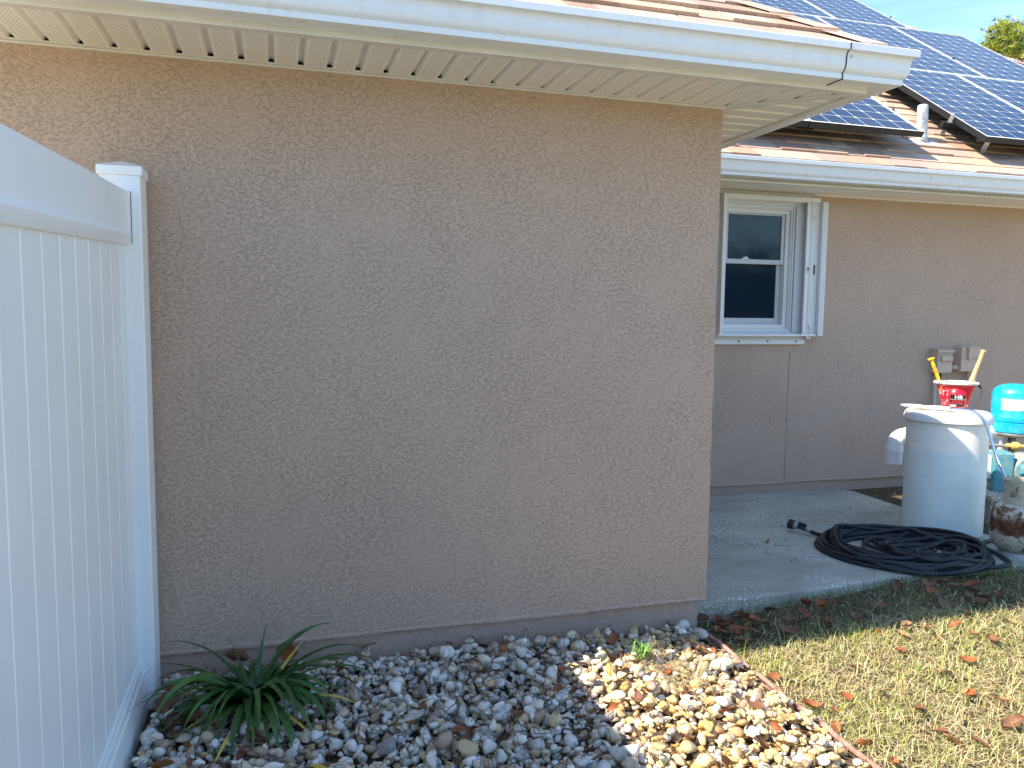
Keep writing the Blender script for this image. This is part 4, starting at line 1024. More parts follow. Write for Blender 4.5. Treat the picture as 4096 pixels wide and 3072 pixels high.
# small weed in the sunlit gravel
wd_ = empty('small_weed', (-.485, -.335, -.095)); tag(wd_, 'small bright green weed sprouting in the sunlit gravel', 'weed')
M_weed = green_leaf_mat('weed_green', (.10, .25, .03), (.18, .36, .06)); b = MB(); b.smooth = True
for i in range(44):
    b.cur = (rnd.uniform(.8, 1.3),) * 3; strap(b, (rnd.uniform(-.035, .035), rnd.uniform(-.03, .03), 0.02), rnd.uniform(0, 6.28), rnd.uniform(.04, .085), rnd.uniform(.004, .008), rnd.uniform(.6, 1.4), 1.4, seg=5)
b.build('foliage', M_weed, wd_, recalc=False)

# ------------------------------------------------------------------ brine tank
TX, TY = 2.22, .885
tank = empty('brine_tank', (TX, TY, -.07)); tag(tank, 'translucent white plastic salt tank standing on the slab', 'tank')
t = NT('frosted_plastic', .38, 0, (.68, .74, .74), .45)
z_ = t.sep(t.coord())[2]; xx = t.sep(t.coord())[0]
wl_n = t.noise(3, 2, .5); lv = t.math('ADD', t.math('SUBTRACT', z_, .545), t.math('MULTIPLY', t.math('SUBTRACT', wl_n, .5), .012))
fac = t.ramp(t.math('MULTIPLY', t.math('ADD', lv, .03), 20), [(.3, 1.0), (.75, 0.0)])
tc_ = t.mix(fac, (.90, .88, .82), (.76, .84, .82)); t.color(t.mix(t.ramp(t.noise(6, 5, .7), [(.45, 0.0), (.8, .35)]), tc_, (.50, .52, .46)))
t.b.inputs['Subsurface Weight'].default_value = .25; t.b.inputs['Subsurface Radius'].default_value = (.03, .04, .04); t.b.inputs['Subsurface Scale'].default_value = 1.0
M_tank = t.m
b = MB(); b.smooth = True
b.lathe([(.20, .0), (.226, .002), (.2325, .010), (.234, .03), (.2345, .3), (.2355, .60), (.2365, .755), (.2365, .77)], 96); b.build('body', M_tank, tank, auto=50)
M_lid = plain('lid_plastic', (.74, .73, .70), .4, 0, .05, 5)
b = MB(); b.lathe([(.2395, .728), (.2525, .722), (.256, .727), (.2545, .745), (.249, .762), (.238, .777), (.222, .786), (.20, .791), (.10, .796), (.0005, .797)], 96); b.build('lid', M_lid, tank, auto=30)
LZ = .797 - .07      # world z of the lid top

# ------------------------------------------------------------------ red pail with tools
M_red = None
t = NT('red_plastic', .35, 0, (.55, .01, .02), .5)
spl = t.ramp(t.noise(22, 4, .6, .8), [(.60, 0.0), (.635, 1.0)]); t.color(t.mix(t.math('MULTIPLY', spl, .8), t.ramp(t.noise(6, 3, .5), [(.3, (.46, .008, .016)), (.7, (.60, .012, .025))]), (.72, .55, .50))); M_red = t.m
M_paint = plain('white_paint_crust', (.78, .77, .73), .5, 0, .06, 20, .5, 60)
t = NT('dried_paint', .5, 0, (.78, .77, .74)); t.color(t.ramp(t.noise(35, 4, .6), [(.62, (.78, .77, .74)), (.67, (.05, .05, .05))])); M_paint2 = t.m
PX, PY = 2.245, .86
RZP = R(-45)
pail = empty('paint_pail', (PX, PY, LZ), RZP); tag(pail, 'red handheld paint pail splashed with white paint on the tank lid', 'pail')
# local frame: +x right as seen, -y towards the camera
def oval(r, z, ax=1.0, ay=.82, n=56, dx=0): return [(r * cos(2 * pi * k / n) * ax + dx, r * sin(2 * pi * k / n) * ay, z) for k in range(n)]
def loft(b, rings, capb=True, capt=False):
    n = len(rings[0]); V = [p for r in rings for p in r]; F = [(i * n + j, i * n + (j + 1) % n, (i + 1) * n + (j + 1) % n, (i + 1) * n + j) for i in range(len(rings) - 1) for j in range(n)]
    if capb: F.append(tuple(range(n))[::-1])
    if capt: F.append(tuple(range((len(rings) - 1) * n, len(rings) * n)))
    b.add(V, F)
b = MB(); b.smooth = True
loft(b, [oval(.066, 0), oval(.070, .004), oval(.080, .055), oval(.093, .105), oval(.103, .135), oval(.112, .152), oval(.122, .162), oval(.124, .166), oval(.118, .167), oval(.104, .150), oval(.085, .09), oval(.07, .02)], True, True); b.build('bucket', M_red, pail, auto=40)
b = MB(); b.smooth = True   # paint crusted rim and skin inside
loft(b, [oval(.1245, .158), oval(.128, .161), oval(.1275, .170), oval(.120, .173), oval(.108, .160), oval(.104, .150), oval(.06, .146), oval(.01, .147)], False, True); b.build('paint_skin', M_paint2, pail, auto=50)
rr_ = random.Random(8); b = MB(); b.smooth = True
for k in range(9):
    a = rr_.uniform(-2.6, -.4); q = (cos(a) * .118, sin(a) * .82 * .118, .170 + rr_.uniform(-.004, .004)); b.lathe([(.001, -.008), (.012, -.005), (.016, 0), (.010, .005), (.001, .006)], 10, Matrix.Translation(q) @ Matrix.Diagonal((rr_.uniform(.8, 1.5), .7, 1, 1)))
b.build('paint_drips', M_paint, pail)
# outer moulded strap panel on the front
def surf(a, z):   # front surface radius of bucket
    zs = [0, .055, .105, .135, .152]; rs = [.066, .080, .093, .103, .112]; r = float(np.interp(z, zs, rs)); return Vector((r * cos(a), r * sin(a) * .82, z))
b = MB(); b.smooth = True
n_ = 28
def topz(s): return .128 - .030 * max(0, sin((s - .06) / .28 * pi)) if s < .34 else .100 + .034 * (1 - ((s - .62) / .36) ** 2) if True else 0
V = []; F = []
for i in range(n_ + 1):
    s_ = i / n_; a = -pi + .42 + s_ * 1.98
    zt = max(.03, topz(s_) if s_ < .9 else topz(s_) - (s_ - .9) * .5)
    for j, z in enumerate((.002, zt * .5, zt)):
        p = surf(a, z); n2 = Vector((cos(a), sin(a), 0)); V.append(p + n2 * .0045)
    V.append(surf(a, zt) - Vector((cos(a), sin(a), 0)) * .002)
for i in range(n_):
    for j in range(3): F.append((i * 4 + j, i * 4 + 4 + j, i * 4 + 5 + j, i * 4 + j + 1))
t = NT('red_plastic_bright', .35, 0, (.72, .01, .03), .5); spl = t.ramp(t.noise(26, 4, .6, .8), [(.60, 0.0), (.64, 1.0)]); t.color(t.mix(t.math('MULTIPLY', spl, .75), (.70, .008, .03), (.85, .45, .42)))
b.add(V, F); b.build('moulded_panel', t.m, pail)
# label: black card with the lettering, on the front of the pail
M_blk = plain('label_black', (.012, .012, .012), .35, 0, .0)
M_whi = plain('label_white', (.8, .8, .8), .4, 0, 0); M_lred = plain('label_red', (.75, .02, .04), .4, 0, 0)
la = -pi / 2 + .12
tilt = math.atan2(.014, .055)
LMx = Matrix.Translation(surf(la, .060) + Vector((cos(la), sin(la), 0)) * .0075) @ Matrix.Rotation(la + pi / 2, 4, 'Z') @ Matrix.Rotation(R(90) - .0, 4, 'X') @ Matrix.Rotation(.25, 4, 'X')
lbo = empty('label_card', parent=pail); lbo.matrix_local = LMx; lbo.name = 'label_card'
def lplate(name, x0, x1, y0, y1, z, mat, parent=None):
    b = MB(); b.box(x0, x1, y0, y1, z - .0006, z); return b.build(name, mat, parent or lbo)
lplate('backing', -.041, .041, -.044, .036, 0, M_blk); lplate('rule', -.040, .040, .0055, .0070, .0006, M_whi); lplate('size_tag', -.038, -.004, -.041, -.031, .0007, M_whi)
def text(name, s, size, x, y, z, mat, parent, ext=.0002, rz=0, sx=1.0):
    cu = bpy.data.curves.new(name, 'FONT'); cu.body = s; cu.size = size; cu.align_x = 'CENTER'; cu.align_y = 'CENTER'; cu.extrude = ext; cu.offset = size * .018
    o = bpy.data.objects.new(name, cu); COL.objects.link(o); o.parent = parent; o.location = (x, y, z); o.rotation_euler = (0, 0, rz); o.scale = (sx, 1, 1); cu.materials.append(mat)
    bpy.context.view_layer.update(); me = bpy.data.meshes.new_from_object(o.evaluated_get(bpy.context.evaluated_depsgraph_get())); m = bpy.data.objects.new(name, me); COL.objects.link(m)
    if not me.materials: me.materials.append(mat)
    m.parent = parent; m.location = o.location; m.rotation_euler = o.rotation_euler; m.scale = o.scale; bpy.data.objects.remove(o); return m
text('lettering', 'HB', .032, .006, .0205, .0012, M_whi, lbo, sx=1.1)
text('lettering', 'HANDY', .0155, .004, -.0045, .0012, M_lred, lbo, sx=1.2)
text('lettering', 'PRO PAIL', .0155, .0, -.0195, .0012, M_lred, lbo, sx=1.1)
# strap of the pail at right
b = MB(); b.smooth = True
b.tube([(.118, -.01, .160), (.128, -.015, .150), (.138, -.02, .140), (.141, -.03, .115), (.135, -.04, .085), (.118, -.05, .045), (.10, -.05, .015), (.085, -.05, .004)], [.006, .008, .006, .0035, .003, .003, .0035, .003], 8); b.build('strap', plain('black_strap', (.03, .03, .03), .6, 0, .1), pail)
# yellow handled brush
def along(p0, p1): 
    d = Vector(p1) - Vector(p0); q = d.to_track_quat('Z', 'Y').to_matrix().to_4x4(); return Matrix.Translation(p0) @ q, d.length
M_yellow = plain('yellow_plastic', (.78, .50, .01), .35, 0, .04); M_blackp = plain('black_rubber', (.02, .02, .02), .5, 0, .1)
yh = empty('paint_scraper', (PX, PY, LZ)); tag(yh, 'yellow handled scraper with black cap leaning out of the red pail', 'scraper')
q = Matrix.Rotation(RZP, 4, 'Z')
p0 = q @ Vector((-.088, -.02, .155)); p1 = q @ Vector((-.150, -.02, .318)); Mh, Lh = along(p0, p1)
b = MB(); b.smooth = True; b.lathe([(.006, -.03), (.014, 0), (.0125, .02), (.0145, .06), (.015, .12), (.0135, Lh - .012)], 20, Mh, sx=1.0, sy=.75); b.build('grip', M_yellow, yh, auto=50)
b = MB(); b.lathe([(.021, Lh - .012), (.022, Lh - .004), (.019, Lh)], 24, Mh); b.build('collar', M_yellow, yh, auto=40)
b = MB(); b.lathe([(.017, Lh), (.014, Lh + .007), (.002, Lh + .009)], 20, Mh); b.build('end_cap', M_blackp, yh)
b = MB(); b.box(-.012, .045, -.003, .003, -.02, .004, Mh @ Matrix.Rotation(R(18), 4, 'Y')); b.build('guard', M_yellow, yh, bevel=.002)
b = MB(); b.box(-.012, .03, -.001, .001, -.05, -.02, Mh); b.build('blade', M_alu, yh)
to = text('lettering', 'Purdy', .020, 0, 0, 0, plain('brown_print', (.30, .12, .02), .5, 0, 0), yh, .0002)
vdir = Vector((-.707, -.707, 0))
ax_ = (Mh.to_3x3() @ Vector((0, 0, 1))).normalized(); nrm_ = (vdir - ax_ * vdir.dot(ax_)).normalized(); bx_ = -ax_; by_ = nrm_.cross(bx_)
mm = Matrix((bx_, by_, nrm_)).transposed().to_4x4(); mm.translation = Vector(p0) + (Vector(p1) - Vector(p0)) * .56 + nrm_ * .0145; to.matrix_local = mm
# wooden stick
st_ = empty('wooden_handle', (PX, PY, LZ)); tag(st_, 'plain wooden tool handle sticking up at the right of the red pail', 'handle')
p0 = q @ Vector((.070, .0, .13)); p1 = q @ Vector((.140, .01, .375)); Mh, Lh = along(p0, p1)
t = NT('bare_wood', .6, 0, (.6, .4, .22)); t.color(t.ramp(t.noise(9, 5, .6, .6, vec=t.mapping(scale=(14, 14, 2))), [(.35, (.52, .31, .15)), (.65, (.68, .46, .25))])); 
b = MB(); b.smooth = True; b.lathe([(.0155, 0), (.0165, .05), (.014, .12), (.0125, .18), (.0135, Lh - .015), (.0165, Lh - .008), (.0155, Lh - .001), (.010, Lh + .002)], 20, Mh); b.build('shaft', t.m, st_, auto=50)
# bristly tool bodies inside the pail
b = MB(); b.box(-.05, -.005, -.02, .02, .135, .172, Matrix.Rotation(.2, 4, 'Z')); tb = b.build('brush_block', M_blackp, None, bevel=.006); tb.location = (PX, PY, LZ); tb.rotation_euler = (0, 0, RZP); tag(tb, 'black paint brush block lying in the mouth of the red pail', 'brush')

# ------------------------------------------------------------------ chrome hose with clear loop, and the green brush
M_chrome = NT('chrome_coil', .22, 1.0, (.62, .65, .70)); _w = M_chrome.n.new('ShaderNodeTexWave'); _w.inputs['Scale'].default_value = 60; M_chrome.l.new(M_chrome.coord('Generated'), _w.inputs['Vector']); M_chrome = M_chrome.m
hz = LZ
hose2 = empty('shower_hose', (TX - .22, TY + .08, LZ)); tag(hose2, 'shiny metal hose running from the tank lid down to the gas cylinder', 'hose')
HO = Vector(hose2.location)
def vadd(name, b, mat, **k):
    o = b.build(name, mat, hose2, **k); o.location = -HO; return o
def spline(pts, n=8):
    P = [Vector(p) for p in pts]; out = []
    for i in range(len(P) - 1):
        p0 = P[max(i - 1, 0)]; p1 = P[i]; p2 = P[i + 1]; p3 = P[min(i + 2, len(P) - 1)]
        for k in range(n):
            t_ = k / n; out.append(.5 * ((2 * p1) + (-p0 + p2) * t_ + (2 * p0 - 5 * p1 + 4 * p2 - p3) * t_ ** 2 + (-p0 + 3 * p1 - 3 * p2 + p3) * t_ ** 3))
    out.append(P[-1]); return out
# front-right over the lid edge, then hanging down to the cylinder collar (2.21,.31,.38)
pts = spline([(2.085, .775, LZ + .012), (2.13, .735, LZ + .014), (2.165, .70, LZ + .012), (2.192, .665, LZ + .004), (2.212, .630, LZ - .022), (2.226, .602, LZ - .065), (2.234, .57, .58), (2.235, .53, .49), (2.228, .48, .42), (2.215, .43, .365), (2.205, .395, .335)], 14)
rr2 = [.0085 + .0008 * (k % 2) for k in range(len(pts))]
b = MB(); b.smooth = True; b.tube(pts, rr2, 12); vadd('hose_body', b, M_chrome)
b = MB(); b.smooth = True; hpts = spline([(1.985, .925, LZ + .008), (2.03, .85, LZ + .014), (2.075, .79, LZ + .014), (2.10, .765, LZ + .014)], 6); b.tube(hpts, [.010 + .004 * (i / len(hpts)) for i in range(len(hpts))], 14); vadd('handle', b, plain('pale_grey_plastic', (.62, .66, .66), .25, 0, .03))
b = MB(); b.smooth = True; b.tube([(2.095, .770, LZ + .014), (2.112, .752, LZ + .015)], .015, 14); vadd('coupling', b, M_alu)
t = NT('clear_tube', .15, 0, (.72, .80, .80), .5); t.b.inputs['Transmission Weight'].default_value = .5; t.b.inputs['Alpha'].default_value = .9
b = MB(); b.smooth = True; loop = []
for k in range(33):
    a = 2 * pi * k / 32; u_ = cos(a) * .062; w_ = sin(a) * .035; c0 = Vector((2.012, .965, LZ + .012)); e1 = Vector((.707, -.707, 0)); e2 = Vector((.5, .5, .05)); loop.append(c0 + e1 * u_ + e2 * w_)
b.tube(loop, .007, 10, cap=False); vadd('loop', b, t.m)
gb = empty('dish_brush', (2.03, .86, LZ)); tag(gb, 'old brush with mint green handle lying on the tank lid', 'brush')
b = MB(); b.smooth = True; Mh, Lh = along(Vector((.03, -.03, .008)), Vector((.11, -.10, .010))); b.lathe([(.006, 0), (.011, .02), (.010, .08), (.004, Lh)], 14, Mh); b.build('grip', plain('mint_plastic', (.35, .62, .42), .4, 0, .03), gb)
b = MB(); b.smooth = True; Mh, Lh = along(Vector((-.03, .03, .008)), Vector((.03, -.03, .008))); b.lathe([(.010, 0), (.011, .03), (.008, Lh)], 12, Mh); b.build('bristles', plain('bristle', (.42, .36, .25), .9, 0, .2, 60), gb)

# ------------------------------------------------------------------ PVC elbow
pvc = plain('pvc_white', (.76, .77, .79), .3, 0, .04)
el = empty('drain_pipe', (2.29, 1.32, .30)); tag(el, 'white plastic elbow pipe turning down left of the salt tank', 'pipe')
EO = Vector(el.location)
def eadd(n_, b, **k):
    o = b.build(n_, pvc, el, **k); o.location = -EO; return o
ex_, ey_ = 2.215, 1.32
arc = [(ex_ + .075 - .075 * cos(a), ey_ , .405 + .075 * sin(a)) for a in np.linspace(0, pi / 2, 10)]
b = MB(); b.smooth = True; b.tube([(ex_, ey_, .385)] + arc + [(ex_ + .10, ey_, .48)], .0535, 28); eadd('elbow', b, auto=60)
b = MB(); b.lathe([(.0595, .375), (.0595, .415), (.0575, .418)], 36, Matrix.Translation((ex_, ey_, 0))); b.lathe([(.048, .290), (.0545, .290), (.0545, .376), (.048, .376)], 36, Matrix.Translation((ex_, ey_, 0)), cap=False); b.lathe([(.0540, .3), (.001, .3)], 36, Matrix.Translation((ex_, ey_, 0)), cap=False); eadd('socket', b, auto=40)
b = MB(); b.smooth = True; b.tube([(ex_ + .10, ey_, .48), (ex_ + .55, ey_, .48), (ex_ + .9, ey_, .48)], .053, 24); b.tube([(ex_ + .095, ey_, .48), (ex_ + .145, ey_, .48)], .0585, 28)
b.tube([(ex_ + .9, ey_, .48), (ex_ + .9, ey_, .48 - .3), (ex_ + .9, ey_, -.09)], .053, 20); eadd('pipe_run', b, auto=50)

# ------------------------------------------------------------------ blue pressure tank and pump
t = NT('blue_enamel', .40, 0, (.0, .36, .62), .5); t.color(t.mix(t.ramp(t.noise(16, 5, .65, .4), [(.45, 0.0), (.75, .5)]), t.ramp(t.noise(40, 3, .6, 0, vec=t.mapping(scale=(1, 1, .05))), [(.4, (.0, .30, .58)), (.6, (.0, .37, .68))]), (.12, .52, .72))); M_blue = t.m
BX, BY = 3.185, 1.255
bt = empty('pressure_tank', (BX, BY, .30)); tag(bt, 'bright blue domed pressure tank behind the salt tank', 'tank')
b = MB(); BO = .30
pr = [(.03, .470), (.10, .478), (.142, .490), (.150, .498), (.151, .56), (.1465, .563), (.1465, .570), (.151, .573), (.151, .600), (.148, .612), (.1445, .620), (.1445, .755), (.141, .775), (.132, .795), (.11, .815), (.08, .828), (.04, .835), (.001, .837)]
b.lathe([(r, z - BO) for r, z in pr], 64); b.build('shell', M_blue, bt, auto=35)
b = MB(); b.smooth = True; b.lathe([(r, z - BO) for r, z in [(.02, .452), (.05, .452), (.09, .458), (.125, .470), (.145, .488)]], 48); b.build('underside', plain('galvanised', (.40, .42, .40), .4, .6, .15, 20), bt)
b = MB(); V = []
for k in range(13):
    a = R(-180 + 8) + k * R(5.2); 
    for z in (.655, .735): V.append((.1455 * cos(a), .1455 * sin(a), z - BO))
b.add(V, [(2 * k, 2 * k + 2, 2 * k + 3, 2 * k + 1) for k in range(12)])
t = NT('faded_label', .6, 0, (.8, .8, .78)); _u = t.sep(t.coord())[1]; t.color(t.ramp(t.noise(60, 2, .6, 0, vec=t.mapping(scale=(3, 3, .15))), [(.48, (.72, .73, .72)), (.56, (.45, .47, .48))])); b.build('faded_label', t.m, bt, recalc=False)
b = MB(); b.smooth = True; b.tube([(0, 0, .155), (0, 0, .118)], .026, 18); b.tube([(0, 0, .12), (0, 0, .0)], .021, 18); b.tube([(0, 0, .132), (0, 0, .118)], .030, 18); b.build('stem', plain('galvanised_pipe', (.25, .26, .24), .45, .5, .2, 20), bt)
pm = empty('well_pump', (3.02, 1.10, -.02)); tag(pm, 'teal pump with weathered cover on a concrete block behind the gas cylinder', 'pump')
QO = Vector(pm.location)
def qadd(n_, b, mat, **k):
    o = b.build(n_, mat, pm, **k); o.location = -QO; return o
t = NT('weathered_teal', .6, 0, (.12, .32, .36)); t.color(t.mix(t.ramp(t.noise(22, 5, .7), [(.45, 0.0), (.7, 1.0)]), (.06, .25, .32), (.20, .30, .27))); M_teal = t.m
t = NT('weathered_casting', .7, 0, (.4, .42, .38)); t.color(t.ramp(t.noise(30, 5, .7, .3, vec=t.mapping(scale=(1, 1, .3))), [(.35, (.14, .19, .19)), (.6, (.28, .31, .28)), (.75, (.40, .32, .18))])); M_cast = t.m
yb_ = 1.10
PMx = Matrix.Translation((2.835, 1.10, 0)) @ Matrix.Rotation(R(-25), 4, 'Z')
b = MB(); b.box(0, .13, -.05, .12, .10, .385, PMx); qadd('volute', b, M_teal, bevel=.012)
b = MB(); b.smooth = True; b.lathe([(.115, 0), (.12, .02), (.12, .14), (.10, .17), (.03, .175)], 36, PMx @ Matrix.Translation((.235, .12, .255)) @ Matrix.Rotation(R(90), 4, 'X')); qadd('casing_drum', b, M_cast, auto=40)
b = MB(); b.box(.15, .36, -.13, -.03, .19, .315, PMx); qadd('switch_cover', b, M_teal, bevel=.02)
b = MB(); b.smooth = True; b.tube([PMx @ Vector(p) for p in ((.20, -.14, .20), (.21, -.15, .25), (.24, -.15, .27), (.34, -.15, .27), (.42, -.15, .25))], .013, 10); qadd('wiring', b, M_blackp)
b = MB(); b.box(.02, .34, -.06, .15, .05, .12, PMx); qadd('base_frame', b, plain('black_base', (.015, .02, .022), .5, .2, .2), bevel=.008)
b = MB(); b.box(-.035, .0, -.02, .06, .20, .36, PMx); qadd('side_panel', b, plain('pale_cover', (.60, .66, .66), .5, 0, .08), bevel=.006)
b = MB(); b.box(-.05, -.02, -.03, .02, .09, .125, PMx); qadd('terminal', b, plain('cream_cap', (.7, .66, .5), .5), bevel=.004)
M_brass = plain('yellowed_valve', (.62, .40, .12), .45, .1, .15, 30)
b = MB(); b.smooth = True; b.lathe([(.010, -.055), (.016, -.05), (.016, -.02), (.028, -.012), (.030, .012), (.024, .03), (.014, .04), (.012, .06)], 20, Matrix.Translation((3.10, 1.16, .405)) @ Matrix.Rotation(R(45), 4, 'Z') @ Matrix.Rotation(R(90), 4, 'X') @ Matrix.Rotation(R(8), 4, 'Y')); qadd('valve', b, M_brass, auto=40)
b = MB(); b.smooth = True; b.tube(spline([(2.78, 1.36, .52), (2.80, 1.33, .45), (2.86, 1.30, .415), (2.96, 1.25, .405), (3.06, 1.19, .402)], 8), .011, 10); qadd('supply_tube', b, plain('grey_tube', (.22, .22, .18), .5))
b = MB(); b.smooth = True; b.tube([(3.13, 1.14, .405), (3.35, 1.10, .40), (3.6, 1.05, .40)], .012, 10); qadd('outlet_pipe', b, plain('ivory_pipe', (.55, .52, .42), .5))
b = MB(); b.tube([(BX, BY, .30), (BX, BY, .18)], .022, 16); qadd('riser', b, plain('dark_riser', (.16, .17, .15), .5, .4, .2))
blk = MB(); Mk = Matrix.Translation((2.66, .92, 0)) @ Matrix.Rotation(R(-18), 4, 'Z'); blk.box(0, .75, 0, .55, .085, .118, Mk); kb = blk.build('concrete_block_shelf', M_conc, bevel=.005); tag(kb, 'grey concrete paver shelf under the teal pump', 'paver')
for dx in (.03, .42):
    blk = MB(); blk.box(dx, dx + .20, .06, .42, -.095, .0845, Mk); kb = blk.build('cinder_block', M_conc, bevel=.005); tag(kb, 'cinder block holding up the paver, ' + ('left one beside the salt tank' if dx < .2 else 'right one behind the gas cylinder'), 'block', 'blocks under the pump shelf')

# ------------------------------------------------------------------ gas cylinder
t = NT('rusty_cream_paint', .5, 0, (.5, .48, .40), .45)
bands = t.math('ABSOLUTE', t.math('SUBTRACT', t.sep(t.coord())[2], .205)); bz = t.ramp(t.math('MULTIPLY', bands, 8), [(.0, .32), (.55, .0)])
bands2 = t.math('ABSOLUTE', t.math('SUBTRACT', t.sep(t.coord())[2], .285)); bz2 = t.ramp(t.math('MULTIPLY', bands2, 14), [(.0, .14), (.5, .0)])
rn = t.math('ADD', t.math('ADD', t.math('ADD', t.noise(15, 7, .70, .5), bz), bz2), t.ramp(t.noise(3.2, 2, .5), [(.5, 0.0), (.7, .10)]))
rust = t.ramp(rn, [(.555, 0.0), (.62, .8), (.72, 1.0)])
rc = t.ramp(t.noise(30, 5, .7), [(.35, (.055, .018, .010)), (.6, (.15, .055, .02)), (.75, (.26, .12, .04))])
pc = t.ramp(t.noise(6, 5, .6), [(.3, (.42, .39, .28)), (.7, (.56, .52, .40))]); t.color(t.mix(rust, pc, rc)); t.rough(t.mix(rust, (.35,) * 3, (.85,) * 3)); t.bump(rn, .25, .004); M_cyl = t.m
CX, CY = 2.222, .322
gc = empty('gas_cylinder', (CX, CY, -.0775)); tag(gc, 'rusty cream propane gas cylinder on the slab beside the salt tank', 'gas cylinder')
b = MB(); pr = [(.02, .030), (.07, .034), (.11, .048), (.137, .072), (.150, .10), (.1535, .13), (.1535, .178), (.157, .181), (.157, .190), (.1535, .193), (.1535, .235), (.150, .262), (.140, .287), (.122, .308), (.095, .325), (.06, .335), (.02, .339)]
b.smooth = True; b.lathe(pr, 72); b.build('vessel', M_cyl, gc, auto=30)
b = MB(); b.lathe([(.100, .0), (.108, .0), (.104, .045), (.096, .05)], 56, cap=False); b.lathe([(.100, .0), (.096, .05)], 56, cap=False); b.build('foot_ring', plain('pale_foot_ring', (.42, .46, .46), .5, .1, .15, 20), gc)
def wrapband(b, r0, a0, a1, z0, z1, n=24, tk=.003):
    V = []
    for k in range(n + 1):
        a = a0 + (a1 - a0) * k / n
        for r in (r0, r0 + tk):
            for z in (z0, z1): V.append((r * cos(a), r * sin(a), z))
    F = []
    for k in range(n):
        o_ = k * 4
        for (i, j) in ((0, 1), (1, 3), (3, 2), (2, 0)): F.append((o_ + i, o_ + j, o_ + 4 + j, o_ + 4 + i))
    F += [(0, 1, 3, 2), (n * 4, n * 4 + 2, n * 4 + 3, n * 4 + 1)]; b.add(V, F)
b = MB(); wrapband(b, .098, R(-40), R(225), .425, .457, 40); wrapband(b, .098, R(-40), R(235), .335, .365, 40)
for a0, a1 in ((-160, -128), (-100, -52), (-15, 15), (60, 100), (150, 180)): wrapband(b, .0982, R(a0), R(a1), .330, .457, 10)
wrapband(b, .098, R(-160), R(-52), .405, .459, 16); wrapband(b, .098, R(-160), R(-52), .328, .372, 16)
for a in (-150, -75, 20, 110): wrapband(b, .0955, R(a - 8), R(a + 8), .305, .345, 4, .006)
b.build('collar', M_cyl, gc)
b = MB(); b.smooth = True; b.tube([(0, 0, .335), (0, 0, .40)], .018, 16); b.tube([(-.02, 0, .385), (.045, 0, .385)], .013, 12); b.lathe([(.022, .40), (.024, .405), (.022, .42), (.001, .422)], 16); b.build('valve', M_brass, gc)
# rust-edged bracket on the collar
b = MB(); Mq = Matrix.Rotation(R(-148), 4, 'Z'); b.box(.10, .135, -.012, .012, .385, .389, Mq); b.build('tab', M_cyl, gc)

# ------------------------------------------------------------------ black garden hose coil
t = NT('black_rubber_hose', .55, 0, (.025, .028, .033), .4); t.color(t.ramp(t.noise(7, 5, .7, .4), [(.40, (.012, .015, .021)), (.68, (.038, .034, .032))])); M_hose = t.m
coil = empty('garden_hose', (1.6, .55, -.07)); tag(coil, 'long black rubber garden hose coiled flat on the slab edge', 'hose')
rh = .0120; CO = Vector(coil.location); rc_ = random.Random(31); P = []
cx0, cy0 = 1.62, .545
# the coil is an oval seen obliquely; long axis from front-left to back-right
def coilpt(a, rx, ry, ox, oy, z, tiltd=R(-28)):
    x = rx * cos(a); y = ry * sin(a); return Vector((cx0 + ox + x * cos(tiltd) - y * sin(tiltd), cy0 + oy + x * sin(tiltd) + y * cos(tiltd), z))
turns = 24; steps = 26; ox = oy = 0; lay = 0; tz = [0] * 400
a0 = R(160); rx_ = .40; ry_ = .37; prev_tr = []
_r = random.Random(77); rads = []; offs = []
for k in range(24):
    q_ = (.0, .25, .05, .55, .15, 1.1, .0, .7, 1.25, .95, .1, .5, .3, 1.2, .8, .2, 1.35, .05, .4, 1.1, .1, .75, 1.3, .3)[k]
    rads.append((.455 - .22 * q_ + _r.uniform(-.012, .012), .430 - .24 * q_ + _r.uniform(-.015, .015))); m_ = .02 + .12 * q_
    offs.append((_r.uniform(-m_, m_) + .04 * q_, _r.uniform(-m_, m_)))
HG = {}
for k in range(turns):
    (ra, rb), (oa, ob) = rads[k], offs[k]; (ra2, rb2), (oa2, ob2) = rads[(k + 1) % turns], offs[(k + 1) % turns]
    for s_ in range(steps):
        f = s_ / steps; g_ = f * f * (3 - 2 * f)
        wob = 1 + .03 * sin(k * 2.1 + f * 12.6) 
        p = coilpt(a0 + 2 * pi * f, (ra + (ra2 - ra) * g_) * wob, (rb + (rb2 - rb) * g_) * wob, oa + (oa2 - oa) * g_, ob + (ob2 - ob) * g_, 0)
        # stack on what already lies there
        z = -.07 + rh
        for q_ in P[:-3]:
            dd = math.hypot(q_.x - p.x, q_.y - p.y)
            if dd < 2 * rh: z = max(z, q_.z + math.sqrt(max(0, 4 * rh * rh - dd * dd)) * .92)
        z = min(z, -.07 + rh + .080)
        P.append(Vector((p.x, p.y, z)))
# smooth heights
Z = np.array([p.z for p in P])
for _ in range(2): Z[1:-1] = np.maximum(Z[1:-1] * .5 + (Z[:-2] + Z[2:]) * .25, Z[1:-1] - .006)
for p, z in zip(P, Z): p.z = z
last = P[-1]
nz = Vector((1.315, 1.02, -.035))
tail = [Vector((1.50, .86, -.02)), Vector((1.41, .87, -.035)), Vector((1.345, .93, -.05)), Vector((1.318, .985, -.046)), Vector((1.300, 1.02, -.036))]
P2_ = P + [P[-1] * .5 + tail[0] * .5 + Vector((0, 0, .01))] + tail
b = MB(); b.smooth = True; b.tube([p - CO for p in spline(P2_, 3)], rh, 9); b.build('hose_body', M_hose, coil)
